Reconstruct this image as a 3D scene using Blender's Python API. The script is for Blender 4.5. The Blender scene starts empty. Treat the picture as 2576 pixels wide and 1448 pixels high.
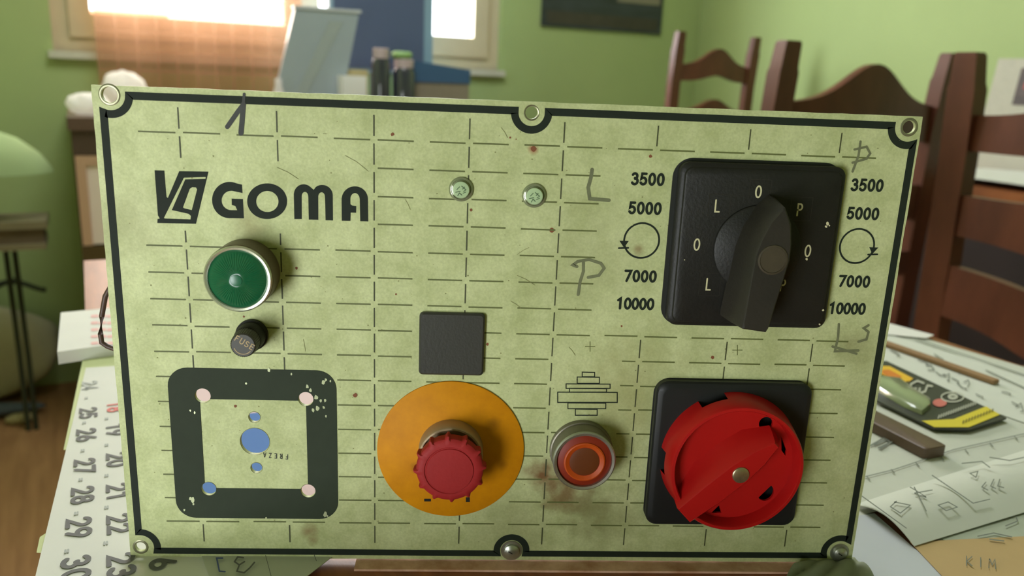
import bpy, math, random
from mathutils import Vector, Matrix
random.seed(7)
sc = bpy.context.scene
COL = sc.collection
PI = math.pi

# ------------------------------------------------------------------ camera (solved from the panel's printed grid)
F_PX, PITCH, YAW, ROLL = 2050.0, 0.252859, 0.0591768, 0.0413592
TABLE_Z = 0.750
PZ0 = 179.3                                    # panel bottom edge below the first grid row, mm
CAM = Vector((-0.0180967, -0.3156305, TABLE_Z + (24.9203524 + PZ0) / 1000))
cp, sp = math.cos(PITCH), math.sin(PITCH); cy, sy = math.cos(YAW), math.sin(YAW); cr, sr = math.cos(ROLL), math.sin(ROLL)
D = Vector((sy * cp, cy * cp, -sp)); R0 = Vector((cy, -sy, 0)); U0 = R0.cross(D)
R2 = cr * R0 + sr * U0; U2 = -sr * R0 + cr * U0
cam = bpy.data.cameras.new('camera'); co = bpy.data.objects.new('camera', cam); COL.objects.link(co)
m = Matrix((R2, U2, -D)).transposed().to_4x4(); m.translation = CAM; co.matrix_world = m
cam.sensor_width = 36; cam.lens = F_PX / 2576 * 36; cam.clip_start = 0.01; cam.clip_end = 100
cam.dof.use_dof = True; cam.dof.focus_distance = 0.335; cam.dof.aperture_fstop = 11
sc.camera = co
sc.view_settings.view_transform = 'Standard'; sc.view_settings.look = 'None'
sc.view_settings.gamma = 1; sc.view_settings.use_curve_mapping = False
sc.view_settings.exposure = 0.12

# ------------------------------------------------------------------ daylight and added fill lights
w = bpy.data.worlds.new('world'); sc.world = w; w.use_nodes = True
bg = w.node_tree.nodes['Background']; bg.inputs[0].default_value = (0.93, 0.97, 1.0, 1); bg.inputs[1].default_value = 5.0

ANG = math.radians(24.4); CA, SA = math.cos(ANG), math.sin(ANG)
def RW(a, t, z=0.0): return Vector((a * CA - t * SA, a * SA + t * CA, z))   # room frame -> world
def area(name, a, t, z, sx, sy_, direction, power, col):
    l = bpy.data.lights.new(name, 'AREA'); l.shape = 'RECTANGLE'; l.size = sx; l.size_y = sy_; l.energy = power; l.color = col
    o = bpy.data.objects.new(name, l); COL.objects.link(o); o.location = RW(a, t, z)
    d = RW(direction[0], direction[1], direction[2]); o.rotation_euler = d.to_track_quat('-Z', 'Y').to_euler(); return o
area('window_daylight', 0.48, 2.62, 1.6, 1.3, 1.1, (0, -1, -0.25), 95, (0.90, 0.96, 1.0))
area('side_fill_light', -1.18, -0.70, 0.64, 0.55, 0.72, (1, 0.1, 0.12), 19, (0.92, 0.97, 1.0))  # fill for the panel, shining in through the added side window
area('overhead_fill_light', 0.30, 1.05, 2.58, 0.9, 0.9, (0, 0.05, -1), 23, (0.93, 0.98, 1.0))  # unseen fill light added for the room, no fixture

def ray(x, y): return D + R2 * ((x - 1288) / F_PX) - U2 * ((y - 724) / F_PX)
def hit_y(x, y, Y=0.0): v = ray(x, y); return CAM + v * ((Y - CAM.y) / v.y)
def hit_z(x, y, Z=TABLE_Z): v = ray(x, y); return CAM + v * ((Z - CAM.z) / v.z)
NT = Vector((-SA, CA, 0)); NA = Vector((CA, SA, 0))
def room(p): return p.dot(NA), p.dot(NT), p.z
def hit_t(x, y, T): v = ray(x, y); return room(CAM + v * ((T - CAM.dot(NT)) / v.dot(NT)))
def hit_a(x, y, A_): v = ray(x, y); return room(CAM + v * ((A_ - CAM.dot(NA)) / v.dot(NA)))

# ------------------------------------------------------------------ materials
def s2l(c):
    return tuple(((v / 255) / 12.92 if v / 255 <= 0.04045 else ((v / 255 + 0.055) / 1.055) ** 2.4) for v in c)
def mat(name, rgb, rough=0.6, metal=0.0, spec=0.5, noise=0.0, nscale=20.0, bump=0.0, bscale=200.0, stretch=None,
        rgb2=None, trans=0.0, spots=None, coat=0.0, sub=0.0, grain=0.0):
    m = bpy.data.materials.new(name); m.use_nodes = True; nt = m.node_tree; b = nt.nodes['Principled BSDF']
    c = s2l(rgb); b.inputs['Base Color'].default_value = (*c, 1); b.inputs['Roughness'].default_value = rough
    b.inputs['Metallic'].default_value = metal; b.inputs['Specular IOR Level'].default_value = spec
    b.inputs['Transmission Weight'].default_value = trans; b.inputs['Coat Weight'].default_value = coat
    tc = nt.nodes.new('ShaderNodeTexCoord'); vec = tc.outputs['Object']
    if stretch:
        mp = nt.nodes.new('ShaderNodeMapping'); mp.inputs['Scale'].default_value = stretch
        nt.links.new(vec, mp.inputs['Vector']); vec = mp.outputs['Vector']
    out = None
    if noise or rgb2:
        n = nt.nodes.new('ShaderNodeTexNoise'); n.inputs['Scale'].default_value = nscale; n.inputs['Detail'].default_value = 8
        n.inputs['Roughness'].default_value = 0.65
        nt.links.new(vec, n.inputs['Vector'])
        r = nt.nodes.new('ShaderNodeValToRGB'); r.color_ramp.elements[0].position = 0.32; r.color_ramp.elements[1].position = 0.68
        c2 = s2l(rgb2) if rgb2 else tuple(v * (1 - noise) for v in c)
        r.color_ramp.elements[0].color = (*c2, 1); r.color_ramp.elements[1].color = (*c, 1)
        nt.links.new(n.outputs['Fac'], r.inputs['Fac']); out = r.outputs['Color']
    if grain:
        gn = nt.nodes.new('ShaderNodeTexNoise'); gn.inputs['Scale'].default_value = 1100; gn.inputs['Detail'].default_value = 3
        nt.links.new(tc.outputs['Object'], gn.inputs['Vector'])
        gm = nt.nodes.new('ShaderNodeMapRange'); gm.inputs['From Min'].default_value = .3; gm.inputs['From Max'].default_value = .7
        gm.inputs['To Min'].default_value = 1 - grain; gm.inputs['To Max'].default_value = 1; nt.links.new(gn.outputs['Fac'], gm.inputs['Value'])
        gx = nt.nodes.new('ShaderNodeMix'); gx.data_type = 'RGBA'; gx.blend_type = 'MULTIPLY'; gx.inputs['Factor'].default_value = 1
        nt.links.new(out, gx.inputs['A']); nt.links.new(gm.outputs[0], gx.inputs['B']); out = gx.outputs['Result']
    if spots:
        wn = nt.nodes.new('ShaderNodeTexNoise'); wn.inputs['Scale'].default_value = 170; wn.inputs['Detail'].default_value = 5
        nt.links.new(tc.outputs['Object'], wn.inputs['Vector'])
        for (p, rad, col, amt) in spots:
            vm = nt.nodes.new('ShaderNodeVectorMath'); vm.operation = 'DISTANCE'; vm.inputs[1].default_value = p
            nt.links.new(tc.outputs['Object'], vm.inputs[0])
            ad = nt.nodes.new('ShaderNodeMath'); ad.operation = 'MULTIPLY_ADD'; ad.inputs[1].default_value = rad * 1.3; ad.inputs[2].default_value = -rad * 0.65
            nt.links.new(wn.outputs['Fac'], ad.inputs[0])
            su = nt.nodes.new('ShaderNodeMath'); su.operation = 'ADD'
            nt.links.new(vm.outputs['Value'], su.inputs[0]); nt.links.new(ad.outputs[0], su.inputs[1])
            mr = nt.nodes.new('ShaderNodeMapRange'); mr.inputs['From Min'].default_value = rad * 0.2; mr.inputs['From Max'].default_value = rad
            mr.inputs['To Min'].default_value = amt; mr.inputs['To Max'].default_value = 0
            nt.links.new(su.outputs[0], mr.inputs['Value'])
            mx = nt.nodes.new('ShaderNodeMix'); mx.data_type = 'RGBA'; mx.inputs['B'].default_value = (*s2l(col), 1)
            nt.links.new(mr.outputs[0], mx.inputs['Factor'])
            if out: nt.links.new(out, mx.inputs['A'])
            else: mx.inputs['A'].default_value = (*c, 1)
            out = mx.outputs['Result']
    if out: nt.links.new(out, b.inputs['Base Color'])
    if bump:
        n2 = nt.nodes.new('ShaderNodeTexNoise'); n2.inputs['Scale'].default_value = bscale; n2.inputs['Detail'].default_value = 4
        nt.links.new(vec, n2.inputs['Vector'])
        bp = nt.nodes.new('ShaderNodeBump'); bp.inputs['Strength'].default_value = bump; bp.inputs['Distance'].default_value = 0.002
        nt.links.new(n2.outputs['Fac'], bp.inputs['Height']); nt.links.new(bp.outputs[0], b.inputs['Normal'])
    return m
def sheer(name, rgb, clear, checks=0.0):
    m = bpy.data.materials.new(name); m.use_nodes = True; nt = m.node_tree; nt.nodes.remove(nt.nodes['Principled BSDF'])
    o = nt.nodes['Material Output']; c = (*s2l(rgb), 1)
    df = nt.nodes.new('ShaderNodeBsdfDiffuse'); df.inputs[0].default_value = c
    tl = nt.nodes.new('ShaderNodeBsdfTranslucent'); tl.inputs[0].default_value = c
    tr = nt.nodes.new('ShaderNodeBsdfTransparent'); tr.inputs[0].default_value = (*[min(1, v ** 0.35) for v in c[:3]], 1)
    a = nt.nodes.new('ShaderNodeMixShader'); a.inputs[0].default_value = 0.45
    nt.links.new(df.outputs[0], a.inputs[1]); nt.links.new(tl.outputs[0], a.inputs[2])
    b = nt.nodes.new('ShaderNodeMixShader'); b.inputs[0].default_value = clear
    nt.links.new(a.outputs[0], b.inputs[1]); nt.links.new(tr.outputs[0], b.inputs[2]); nt.links.new(b.outputs[0], o.inputs[0])
    if checks:
        tc = nt.nodes.new('ShaderNodeTexCoord'); sx = nt.nodes.new('ShaderNodeSeparateXYZ'); nt.links.new(tc.outputs['Object'], sx.inputs[0])
        prev = None
        for ax in ('X', 'Z'):
            k = nt.nodes.new('ShaderNodeMath'); k.operation = 'PINGPONG'; k.inputs[1].default_value = 0.026
            nt.links.new(sx.outputs[ax], k.inputs[0])
            g = nt.nodes.new('ShaderNodeMath'); g.operation = 'LESS_THAN'; g.inputs[1].default_value = 0.004; nt.links.new(k.outputs[0], g.inputs[0])
            if prev:
                mx = nt.nodes.new('ShaderNodeMath'); mx.operation = 'MAXIMUM'; nt.links.new(prev, mx.inputs[0]); nt.links.new(g.outputs[0], mx.inputs[1]); prev = mx.outputs[0]
            else: prev = g.outputs[0]
        mr = nt.nodes.new('ShaderNodeMapRange'); mr.inputs['To Min'].default_value = clear; mr.inputs['To Max'].default_value = clear - checks
        nt.links.new(prev, mr.inputs['Value']); nt.links.new(mr.outputs[0], b.inputs[0])
    return m
def pane_mat(name, tint=(1, 1, 1)):
    m = bpy.data.materials.new(name); m.use_nodes = True; nt = m.node_tree; nt.nodes.remove(nt.nodes['Principled BSDF'])
    tr = nt.nodes.new('ShaderNodeBsdfTransparent'); tr.inputs[0].default_value = (*tint, 1)
    gl = nt.nodes.new('ShaderNodeBsdfGlossy'); gl.inputs['Roughness'].default_value = 0.02
    x = nt.nodes.new('ShaderNodeMixShader'); x.inputs[0].default_value = 0.06
    nt.links.new(tr.outputs[0], x.inputs[1]); nt.links.new(gl.outputs[0], x.inputs[2]); nt.links.new(x.outputs[0], nt.nodes['Material Output'].inputs[0])
    return m

# ------------------------------------------------------------------ mesh helpers
class MB:
    def __init__(s): s.v = []; s.f = []
    def add(s, vs, fs):
        n = len(s.v); s.v += [tuple(v) for v in vs]; s.f += [tuple(i + n for i in f) for f in fs]
    def box(s, x0, x1, y0, y1, z0, z1):
        s.add([(x, y, z) for z in (z0, z1) for y in (y0, y1) for x in (x0, x1)],
              [(0, 2, 3, 1), (4, 5, 7, 6), (0, 1, 5, 4), (2, 6, 7, 3), (0, 4, 6, 2), (1, 3, 7, 5)])
    def loft(s, rings, cap0=True, cap1=True, closed=True):
        n = len(rings[0]); vs = [p for r in rings for p in r]; fs = []
        for k in range(len(rings) - 1):
            for i in range(n if closed else n - 1):
                j = (i + 1) % n; fs.append((k * n + i, k * n + j, (k + 1) * n + j, (k + 1) * n + i))
        if cap0: fs.append(tuple(range(n))[::-1])
        if cap1: fs.append(tuple((len(rings) - 1) * n + i for i in range(n)))
        s.add(vs, fs)
    def tube(s, path, r, n=10, cap=True):
        path = [Vector(p) for p in path]; rings = []
        for i, p in enumerate(path):
            t = (path[min(i + 1, len(path) - 1)] - path[max(i - 1, 0)]).normalized()
            a = t.cross(Vector((0, 0, 1)));
            if a.length < 0.1: a = t.cross(Vector((1, 0, 0)))
            a.normalize(); b = t.cross(a); rr = r[i] if isinstance(r, (list, tuple)) else r
            rings.append([p + a * (rr * math.cos(2 * PI * k / n)) + b * (rr * math.sin(2 * PI * k / n)) for k in range(n)])
        s.loft(rings, cap, cap)
    def grid(s, fn, nu, nv, thick=None):
        P = [[Vector(fn(i / nu, j / nv)) for i in range(nu + 1)] for j in range(nv + 1)]
        W = nu + 1
        top = [p for row in P for p in row]
        fs = [(j * W + i, j * W + i + 1, (j + 1) * W + i + 1, (j + 1) * W + i) for j in range(nv) for i in range(nu)]
        if thick is None: s.add(top, fs); return
        n = len(top); th = Vector(thick)
        vs = top + [p - th for p in top]
        fs2 = fs + [tuple(k + n for k in f[::-1]) for f in fs]
        edge = [i for i in range(W)] + [j * W + nu for j in range(1, nv + 1)] + [nv * W + i for i in range(nu - 1, -1, -1)] + [j * W for j in range(nv - 1, 0, -1)]
        for a, b in zip(edge, edge[1:] + edge[:1]): fs2.append((b, a, a + n, b + n))
        s.add(vs, fs2)
    def build(s, name, material, parent=None, smooth=None, loc=None, rot=0.0):
        me = bpy.data.meshes.new(name); me.from_pydata(s.v, [], s.f); me.validate(); me.update()
        return finish(me, name, material, parent, smooth, loc, rot)
def finish(me, name, material, parent=None, smooth=None, loc=None, rot=0.0):
    me.materials.clear(); me.materials.append(material)
    if smooth is not None:
        for p in me.polygons: p.use_smooth = True
        me.set_sharp_from_angle(angle=math.radians(smooth))
    o = bpy.data.objects.new(name, me); COL.objects.link(o)
    if parent: o.parent = parent
    if loc is not None: o.location = loc
    o.rotation_euler = (0, 0, rot)
    return o
def tag(o, label=None, cat=None, group=None, kind=None):
    if label: o['label'] = label
    if cat: o['category'] = cat
    if group: o['group'] = group
    if kind: o['kind'] = kind
    return o
def thing(name, label, cat, loc=(0, 0, 0), rot=0.0, group=None):
    o = bpy.data.objects.new(name, None); COL.objects.link(o); o.empty_display_size = 0.05
    o.location = loc; o.rotation_euler = (0, 0, rot); return tag(o, label, cat, group)

# panel frame: x mm, z mm (grid row 0 = 0), h mm towards the viewer  ->  metres, local to the panel
def PP(x, z, h=0.0): return Vector((x / 1000, -h / 1000, (z + PZ0) / 1000))
def U(px, py, Y=0.0):                           # photo pixel -> panel mm at height -Y
    p = hit_y(px, py, Y / 1000); return p.x * 1000, (p.z - TABLE_Z) * 1000 - PZ0
def lathe(mb, cx, cz, prof, n=64, skip=None):   # prof: (r, h)
    rings = [[PP(cx + r * math.cos(2 * PI * k / n), cz + r * math.sin(2 * PI * k / n), h) for k in range(n)] for r, h in prof]
    vs = [p for r in rings for p in r]; fs = []
    for k in range(len(rings) - 1):
        for i in range(n):
            if skip and skip(k, (i + 0.5) * 360 / n): continue
            j = (i + 1) % n; fs.append((k * n + i, (k + 1) * n + i, (k + 1) * n + j, k * n + j))
    fs.append(tuple((len(rings) - 1) * n + i for i in range(n))[::-1])
    mb.add(vs, fs)
def rrect(x0, x1, z0, z1, r, n=6):
    out = []
    for (cx, cz, a0) in ((x1 - r, z1 - r, 0), (x0 + r, z1 - r, 90), (x0 + r, z0 + r, 180), (x1 - r, z0 + r, 270)):
        for k in range(n + 1):
            a = math.radians(a0 + 90 * k / n); out.append((cx + r * math.cos(a), cz + r * math.sin(a)))
    return out
def circ(cx, cz, r, n=40): return [(cx + r * math.cos(2 * PI * k / n), cz + r * math.sin(2 * PI * k / n)) for k in range(n)]
def ploft(mb, secs):                             # secs: (outline mm, h)
    mb.loft([[PP(x, z, h) for x, z in o] for o, h in secs][::-1])
def fill(outlines, h0, h1, name, material, parent, smooth=None):   # flat plate with holes
    cu = bpy.data.curves.new(name, 'CURVE'); cu.dimensions = '2D'; cu.fill_mode = 'BOTH'; cu.extrude = (h1 - h0) / 2000
    for o in outlines:
        s = cu.splines.new('POLY'); s.points.add(len(o) - 1); s.use_cyclic_u = True
        for p, (x, z) in zip(s.points, o): p.co = (x / 1000, (z + PZ0) / 1000, 0, 1)
    t = bpy.data.objects.new(name, cu); COL.objects.link(t)
    me = bpy.data.meshes.new_from_object(t); bpy.data.objects.remove(t); bpy.data.curves.remove(cu)
    hm = (h0 + h1) / 2000
    for v in me.vertices: x, y, z = v.co; v.co = (x, -z - hm, y)
    me.name = name
    return finish(me, name, material, parent, smooth)
def stroke(mb, pts, wd, fn, caps=True, closed=False):   # flat mitred ribbon in 2D, mapped by fn
    P = []
    for p in pts:
        p = Vector(p).to_2d()
        if not P or (p - P[-1]).length > 1e-7: P.append(p)
    if len(P) > 3 and (P[0] - P[-1]).length < wd * .3: closed = True
    if closed and (P[0] - P[-1]).length < wd * .3: P.pop()
    n = len(P); h = wd / 2
    if n < 2: return
    N = []
    for i in range(n if closed else n - 1):
        d = (P[(i + 1) % n] - P[i]).normalized(); N.append(Vector((-d.y, d.x)))
    Lf, Rt = [], []
    for i in range(n):
        if closed: a, b = N[i - 1], N[i]
        else: a, b = N[max(i - 1, 0)], N[min(i, n - 2)]
        m_ = a + b
        if m_.length < .5: m_ = b.copy(); k = 1
        else: m_.normalize(); k = min(1 / max(m_.dot(b), .35), 2.2)
        Lf.append(P[i] + m_ * h * k); Rt.append(P[i] - m_ * h * k)
    e = wd * .5; o_ = Vector(fn(*P[0])); nn = (Vector(fn(P[0].x + e, P[0].y)) - o_).cross(Vector(fn(P[0].x, P[0].y + e)) - o_)
    if nn.length > 0: nn.normalize()
    if (abs(nn.y) > abs(nn.z) and nn.y > 0) or (abs(nn.z) >= abs(nn.y) and nn.z < 0): nn = -nn
    mb.k = (getattr(mb, 'k', 0) + 1) % 6; up_ = nn * (mb.k * 1.5e-5)
    vs = [Vector(fn(*p)) + up_ for p in Lf] + [Vector(fn(*p)) + up_ for p in Rt]
    fs = [(i, (i + 1) % n, n + (i + 1) % n, n + i) for i in range(n if closed else n - 1)]
    mb.add(vs, fs)
    if caps and not closed:
        for p, q in ((P[0], N[0]), (P[-1], -N[-1])):
            a0 = math.atan2(q.y, q.x); c_ = [Vector(fn(p.x + h * math.cos(a0 + PI * k / 6), p.y + h * math.sin(a0 + PI * k / 6))) + up_ for k in range(7)]
            mb.add(c_, [tuple(range(7))])
def arc(cx, cy_, rx, ry, a0, a1, n=14): return [(cx + rx * math.cos(math.radians(a0 + (a1 - a0) * k / n)), cy_ + ry * math.sin(math.radians(a0 + (a1 - a0) * k / n))) for k in range(n + 1)]
GL = {  # stroke letters in a 0..0.6 x 0..1 cell
 '0': [arc(.3, .5, .23, .42, 0, 360, 24)], '1': [[(.12, .78), (.32, .92), (.32, .08)]],
 '2': [arc(.3, .68, .22, .24, 160, -40) + [(.08, .08), (.54, .08)]],
 '3': [arc(.27, .71, .2, .21, 150, -80) , arc(.28, .31, .24, .24, 90, -150)],
 '4': [[(.42, .05), (.42, .93), (.06, .3), (.55, .3)]],
 '5': [[(.5, .92), (.16, .92), (.1, .52)] + arc(.28, .34, .24, .26, 125, -150)],
 '6': [arc(.3, .32, .23, .24, 0, 360, 20), [(.09, .42), (.36, .93)]],
 '7': [[(.06, .92), (.54, .92), (.2, .08)]],
 '8': [arc(.3, .71, .19, .2, 0, 360, 18), arc(.3, .3, .23, .23, 0, 360, 20)],
 '9': [arc(.3, .68, .23, .24, 0, 360, 20), [(.51, .58), (.24, .07)]],
 'L': [[(.14, .95), (.14, .08), (.5, .08)]], 'P': [[(.12, .05), (.12, .92), (.3, .92)] + arc(.3, .7, .2, .22, 90, -90) + [(.12, .48)]],
 'F': [[(.5, .92), (.12, .92), (.12, .05)], [(.12, .52), (.42, .52)]], 'U': [[(.08, .95), (.08, .35)] + arc(.3, .32, .22, .26, 180, 360) + [(.52, .95)]],
 'S': [arc(.3, .71, .2, .21, 30, 260) + arc(.3, .29, .22, .22, 90, -150)], 'E': [[(.5, .92), (.12, .92), (.12, .08), (.5, .08)], [(.12, .5), (.44, .5)]],
 'K': [[(.1, .05), (.1, .95)], [(.5, .95), (.12, .45), (.52, .05)]], 'I': [[(.3, .05), (.3, .95)]], 'M': [[(.05, .05), (.1, .95), (.3, .4), (.5, .95), (.55, .05)]],
 'W': [[(.05, .95), (.15, .05), (.3, .6), (.45, .05), (.55, .95)]], 'A': [[(.05, .05), (.3, .95), (.55, .05)], [(.14, .35), (.46, .35)]],
 'R': [[(.12, .05), (.12, .92), (.3, .92)] + arc(.3, .7, .2, .22, 90, -90) + [(.12, .48), (.3, .48), (.52, .05)]],
 'N': [[(.08, .05), (.08, .95), (.52, .05), (.52, .95)]], 'Z': [[(.08, .92), (.5, .92), (.08, .08), (.52, .08)]], 'T': [[(.05, .92), (.55, .92)], [(.3, .92), (.3, .05)]],
 'X': [[(.08, .95), (.52, .05)], [(.52, .95), (.08, .05)]], '=': [[(.1, .62), (.5, .62)], [(.1, .38), (.5, .38)]], '[': [[(.45, 1), (.15, 1), (.15, 0), (.35, 0)]], ' ': []}
def text(mb, s, org, eu, ev, wd, adv, fn):      # org: start of baseline, eu/ev: 2D vectors of a unit cell
    org, eu, ev = Vector(org), Vector(eu), Vector(ev)
    for i, ch in enumerate(s):
        for pl in GL[ch]:
            stroke(mb, [org + eu * (x + i * adv) + ev * y for x, y in pl], wd, fn)

# =================================================================== SETTING
wall_m = mat('green_wall_paint', (168, 186, 126), 0.85, noise=0.07, nscale=3, bump=0.12, bscale=90)
floor_m = mat('brown_floor_laminate', (158, 118, 76), 0.5, rgb2=(132, 94, 58), nscale=4, stretch=(14, 1.2, 1))
ceil_m = mat('ceiling_white', (214, 214, 200), 0.9, noise=0.04)
cream_m = mat('cream_window_paint', (206, 190, 158), 0.55, noise=0.08, nscale=12)
sill_m = mat('pale_sill_plaster', (205, 202, 186), 0.7, noise=0.06)
joint_m = mat('floor_joint_dark', (40, 26, 16), 0.8)
WX0, WX1, WZ0, WZ1 = -0.205, 1.18, 0.975, 2.15
A0, A1, T0, T1, H = -1.0, 2.06, -2.5, 2.40, 2.65
def struct(mb, name, m, smooth=None): return tag(mb.build(name, m, None, smooth, (0, 0, 0), ANG), kind='structure')
b = MB(); b.box(A0 - .15, A1 + .15, T0 - .15, T1 + .25, -0.12, -0.004); fl = struct(b, 'floor', joint_m)
for i in range(11):
    b = MB(); x0 = A0 + (A1 - A0) / 11 * i; b.box(x0 + .0015, x0 + (A1 - A0) / 11 - .0015, T0, T1, -0.004, 0.0)
    b.build('floorboard', floor_m, fl)
b = MB(); b.box(A0 - .15, A1 + .15, T0 - .15, T1 + .25, H, H + .1); struct(b, 'ceiling', ceil_m)
b = MB(); b.box(A0 - .15, WX0, T1, T1 + .25, 0, H); b.box(WX1, A1 + .15, T1, T1 + .25, 0, H)
b.box(WX0, WX1, T1, T1 + .25, 0, WZ0); b.box(WX0, WX1, T1, T1 + .25, WZ1, H); struct(b, 'wall_back', wall_m)
b = MB(); b.box(A1, A1 + .15, T0, T1, 0, H); struct(b, 'wall_right', wall_m)
VT0, VT1, VZ0, VZ1 = -0.98, -0.42, 0.26, 1.03    # unseen low window added in the left wall to light the panel
b = MB(); b.box(A0 - .15, A0, T0, VT0, 0, H); b.box(A0 - .15, A0, VT1, T1, 0, H); b.box(A0 - .15, A0, VT0, VT1, 0, VZ0); b.box(A0 - .15, A0, VT0, VT1, VZ1, H); struct(b, 'wall_left', wall_m)
b = MB(); b.box(A0, A1, T0 - .15, T0, 0, H); struct(b, 'wall_front', wall_m)
b = MB(); b.box(A0 - .12, A0 - .06, VT0, VT0 + .04, VZ0, VZ1); b.box(A0 - .12, A0 - .06, VT1 - .04, VT1, VZ0, VZ1); b.box(A0 - .12, A0 - .06, VT0 + .04, VT1 - .04, VZ0, VZ0 + .04); b.box(A0 - .12, A0 - .06, VT0 + .04, VT1 - .04, VZ1 - .04, VZ1)
added_win = struct(b, 'added_side_window', cream_m)
b = MB(); b.box(A0 - .095, A0 - .09, VT0 + .04, VT1 - .04, VZ0 + .04, VZ1 - .04); b.build('window_pane', pane_mat('added_window_glass'), added_win)
# window
b = MB(); fw = .045
b.box(WX0, WX0 + fw, T1 + .02, T1 + .1, WZ0, WZ1); b.box(WX1 - fw, WX1, T1 + .02, T1 + .1, WZ0, WZ1)
b.box(WX0 + fw, WX1 - fw, T1 + .02, T1 + .1, WZ0, WZ0 + .04); b.box(WX0 + fw, WX1 - fw, T1 + .02, T1 + .1, WZ1 - .05, WZ1)
win = struct(b, 'window_1', cream_m)
glass = pane_mat('window_glass'); mid = (WX0 + WX1) / 2
for (x0, x1) in ((WX0 + fw, mid), (mid, WX1 - fw)):
    b = MB(); st = .055
    b.box(x0, x0 + st, T1 + .01, T1 + .06, WZ0 + .04, WZ1 - .05); b.box(x1 - st, x1, T1 + .01, T1 + .06, WZ0 + .04, WZ1 - .05)
    b.box(x0 + st, x1 - st, T1 + .01, T1 + .06, WZ0 + .04, WZ0 + .105); b.box(x0 + st, x1 - st, T1 + .01, T1 + .06, WZ1 - .11, WZ1 - .05)
    s = b.build('window_sash', cream_m, win)
    b = MB(); b.box(x0 + st, x1 - st, T1 + .033, T1 + .037, WZ0 + .105, WZ1 - .11); b.build('window_pane', glass, s)
b = MB(); b.box(WX0 - .012, WX1 + .012, T1 - .022, T1 + .02, WZ0 - .02, WZ0); struct(b, 'trim_1', sill_m)
# house wall across the street, seen low through the left of the window
b = MB(); b.box(-2.6, 0.30, 4.6, 4.9, -3.0, 1.20); o = struct(b, 'neighbour_wall', mat('terracotta_render', (226, 164, 128), 0.9, noise=0.15, nscale=2))

# =================================================================== TABLE
wood_m = mat('table_wood', (150, 90, 46), 0.42, rgb2=(112, 62, 30), nscale=9, stretch=(12, 1, 1), bump=0.05)
reflect_m = mat('pale_reflection_wood', (226, 184, 160), 0.75, rgb2=(176, 126, 98), nscale=60)  # pale tone painted for light reflected by the wood
TA0, TA1, TT0, TT1 = -0.158, 0.50, -0.62, 0.67
table = thing('dining_table', 'brown wooden table covered with papers under the control panel', 'table', RW(0, 0, 0), ANG)
b = MB(); b.box(TA0, TA1, TT0, TT1, TABLE_Z - .030, TABLE_Z - .0012); b.build('tabletop', wood_m, table)
b = MB(); b.box(TA0 + .06, TA1 - .06, TT0 + .06, TT0 + .08, .64, TABLE_Z - .03); b.box(TA0 + .06, TA1 - .06, TT1 - .08, TT1 - .06, .64, TABLE_Z - .03)
b.box(TA0 + .06, TA0 + .08, TT0 + .08, TT1 - .08, .64, TABLE_Z - .03); b.box(TA1 - .08, TA1 - .06, TT0 + .08, TT1 - .08, .64, TABLE_Z - .03); b.build('apron', wood_m, table)
for ax in (TA0 + .055, TA1 - .115):
    for ty in (TT0 + .055, TT1 - .115):
        b = MB(); b.loft([[(ax + .03 + sx * k, ty + .03 + sy_ * k, z) for sx, sy_ in ((-1, -1), (1, -1), (1, 1), (-1, 1))] for k, z in ((.02, 0), (.03, .62), (.03, TABLE_Z - .03))])
        b.build('leg', wood_m, table)

# =================================================================== CONTROL PANEL
panel = thing('control_panel', 'pale green metal machine control panel with switches, lamps and a red stop button', 'control panel', (0, 0, TABLE_Z))
rust = (112, 66, 30); grime = (112, 104, 62)
def W(x, z, h=1.5): return tuple(PP(x, z, h))
def WU(px, py): return tuple(PP(*U(px, py), 1.5))
spots = [(WU(1365, 1190), .009, rust, .9), (WU(1425, 1240), .012, rust, .75), (WU(1470, 1275), .014, grime, .5), (WU(1530, 1300), .02, grime, .35),
         (WU(1290, 1330), .022, grime, .3), (WU(625, 565), .010, (140, 128, 78), .5), (WU(776, 1330), .0045, rust, .6), (WU(788, 1352), .003, rust, .55),
         (WU(1340, 374), .0024, (150, 70, 40), .7), (WU(330, 560), .02, grime, .25), (WU(2140, 870), .010, grime, .35), (WU(1600, 1000), .03, (150, 150, 96), .25),
         (WU(1480, 640), .03, (150, 150, 110), .25), (WU(1605, 625), .0028, rust, .5), (WU(1560, 980), .03, (150, 140, 90), .25)]
plate_m = mat('pale_green_plate', (202, 208, 156), 0.5, metal=0.1, spec=.3, rgb2=(174, 181, 126), nscale=60, grain=.16, bump=0.05, bscale=500, spots=spots)
ink = mat('dark_green_print', (36, 43, 34), 0.6, spec=.15, noise=0.15, nscale=300)
olive = mat('olive_grid_print', (92, 98, 48), 0.6)
blackp = mat('black_plastic', (32, 31, 26), 0.5, spec=.3, rgb2=(25, 25, 21), nscale=60, bump=0.1, bscale=900)
marker = mat('black_marker_ink', (50, 52, 48), 0.6, noise=0.4, nscale=200)
pencil = mat('grey_pencil', (112, 116, 82), 0.7, noise=0.25, nscale=250)
metal_m = mat('worn_silver_metal', (190, 192, 180), 0.32, metal=0.9, noise=0.2, nscale=250)
holes = [(-150.3, 12.8, 2.85), (152.3, 12.3, 2.5), (-152.6, -174.0, 2.2), (5.2, 12.2, 2.3),
         (-123.0, -104.8, 3.1), (-81.8, -105.4, 3.0), (-122.8, -146.4, 3.0), (-81.8, -146.8, 3.0), (-103.0, -124.6, 5.9), (-102.8, -113.8, 2.3), (-102.8, -136.5, 2.3)]
edge = []
def rough_line(p, q, n):
    for k in range(n):
        t = k / n; edge.append((p[0] + (q[0] - p[0]) * t + random.uniform(-.12, .12), p[1] + (q[1] - p[1]) * t + random.uniform(-.12, .12)))
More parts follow.
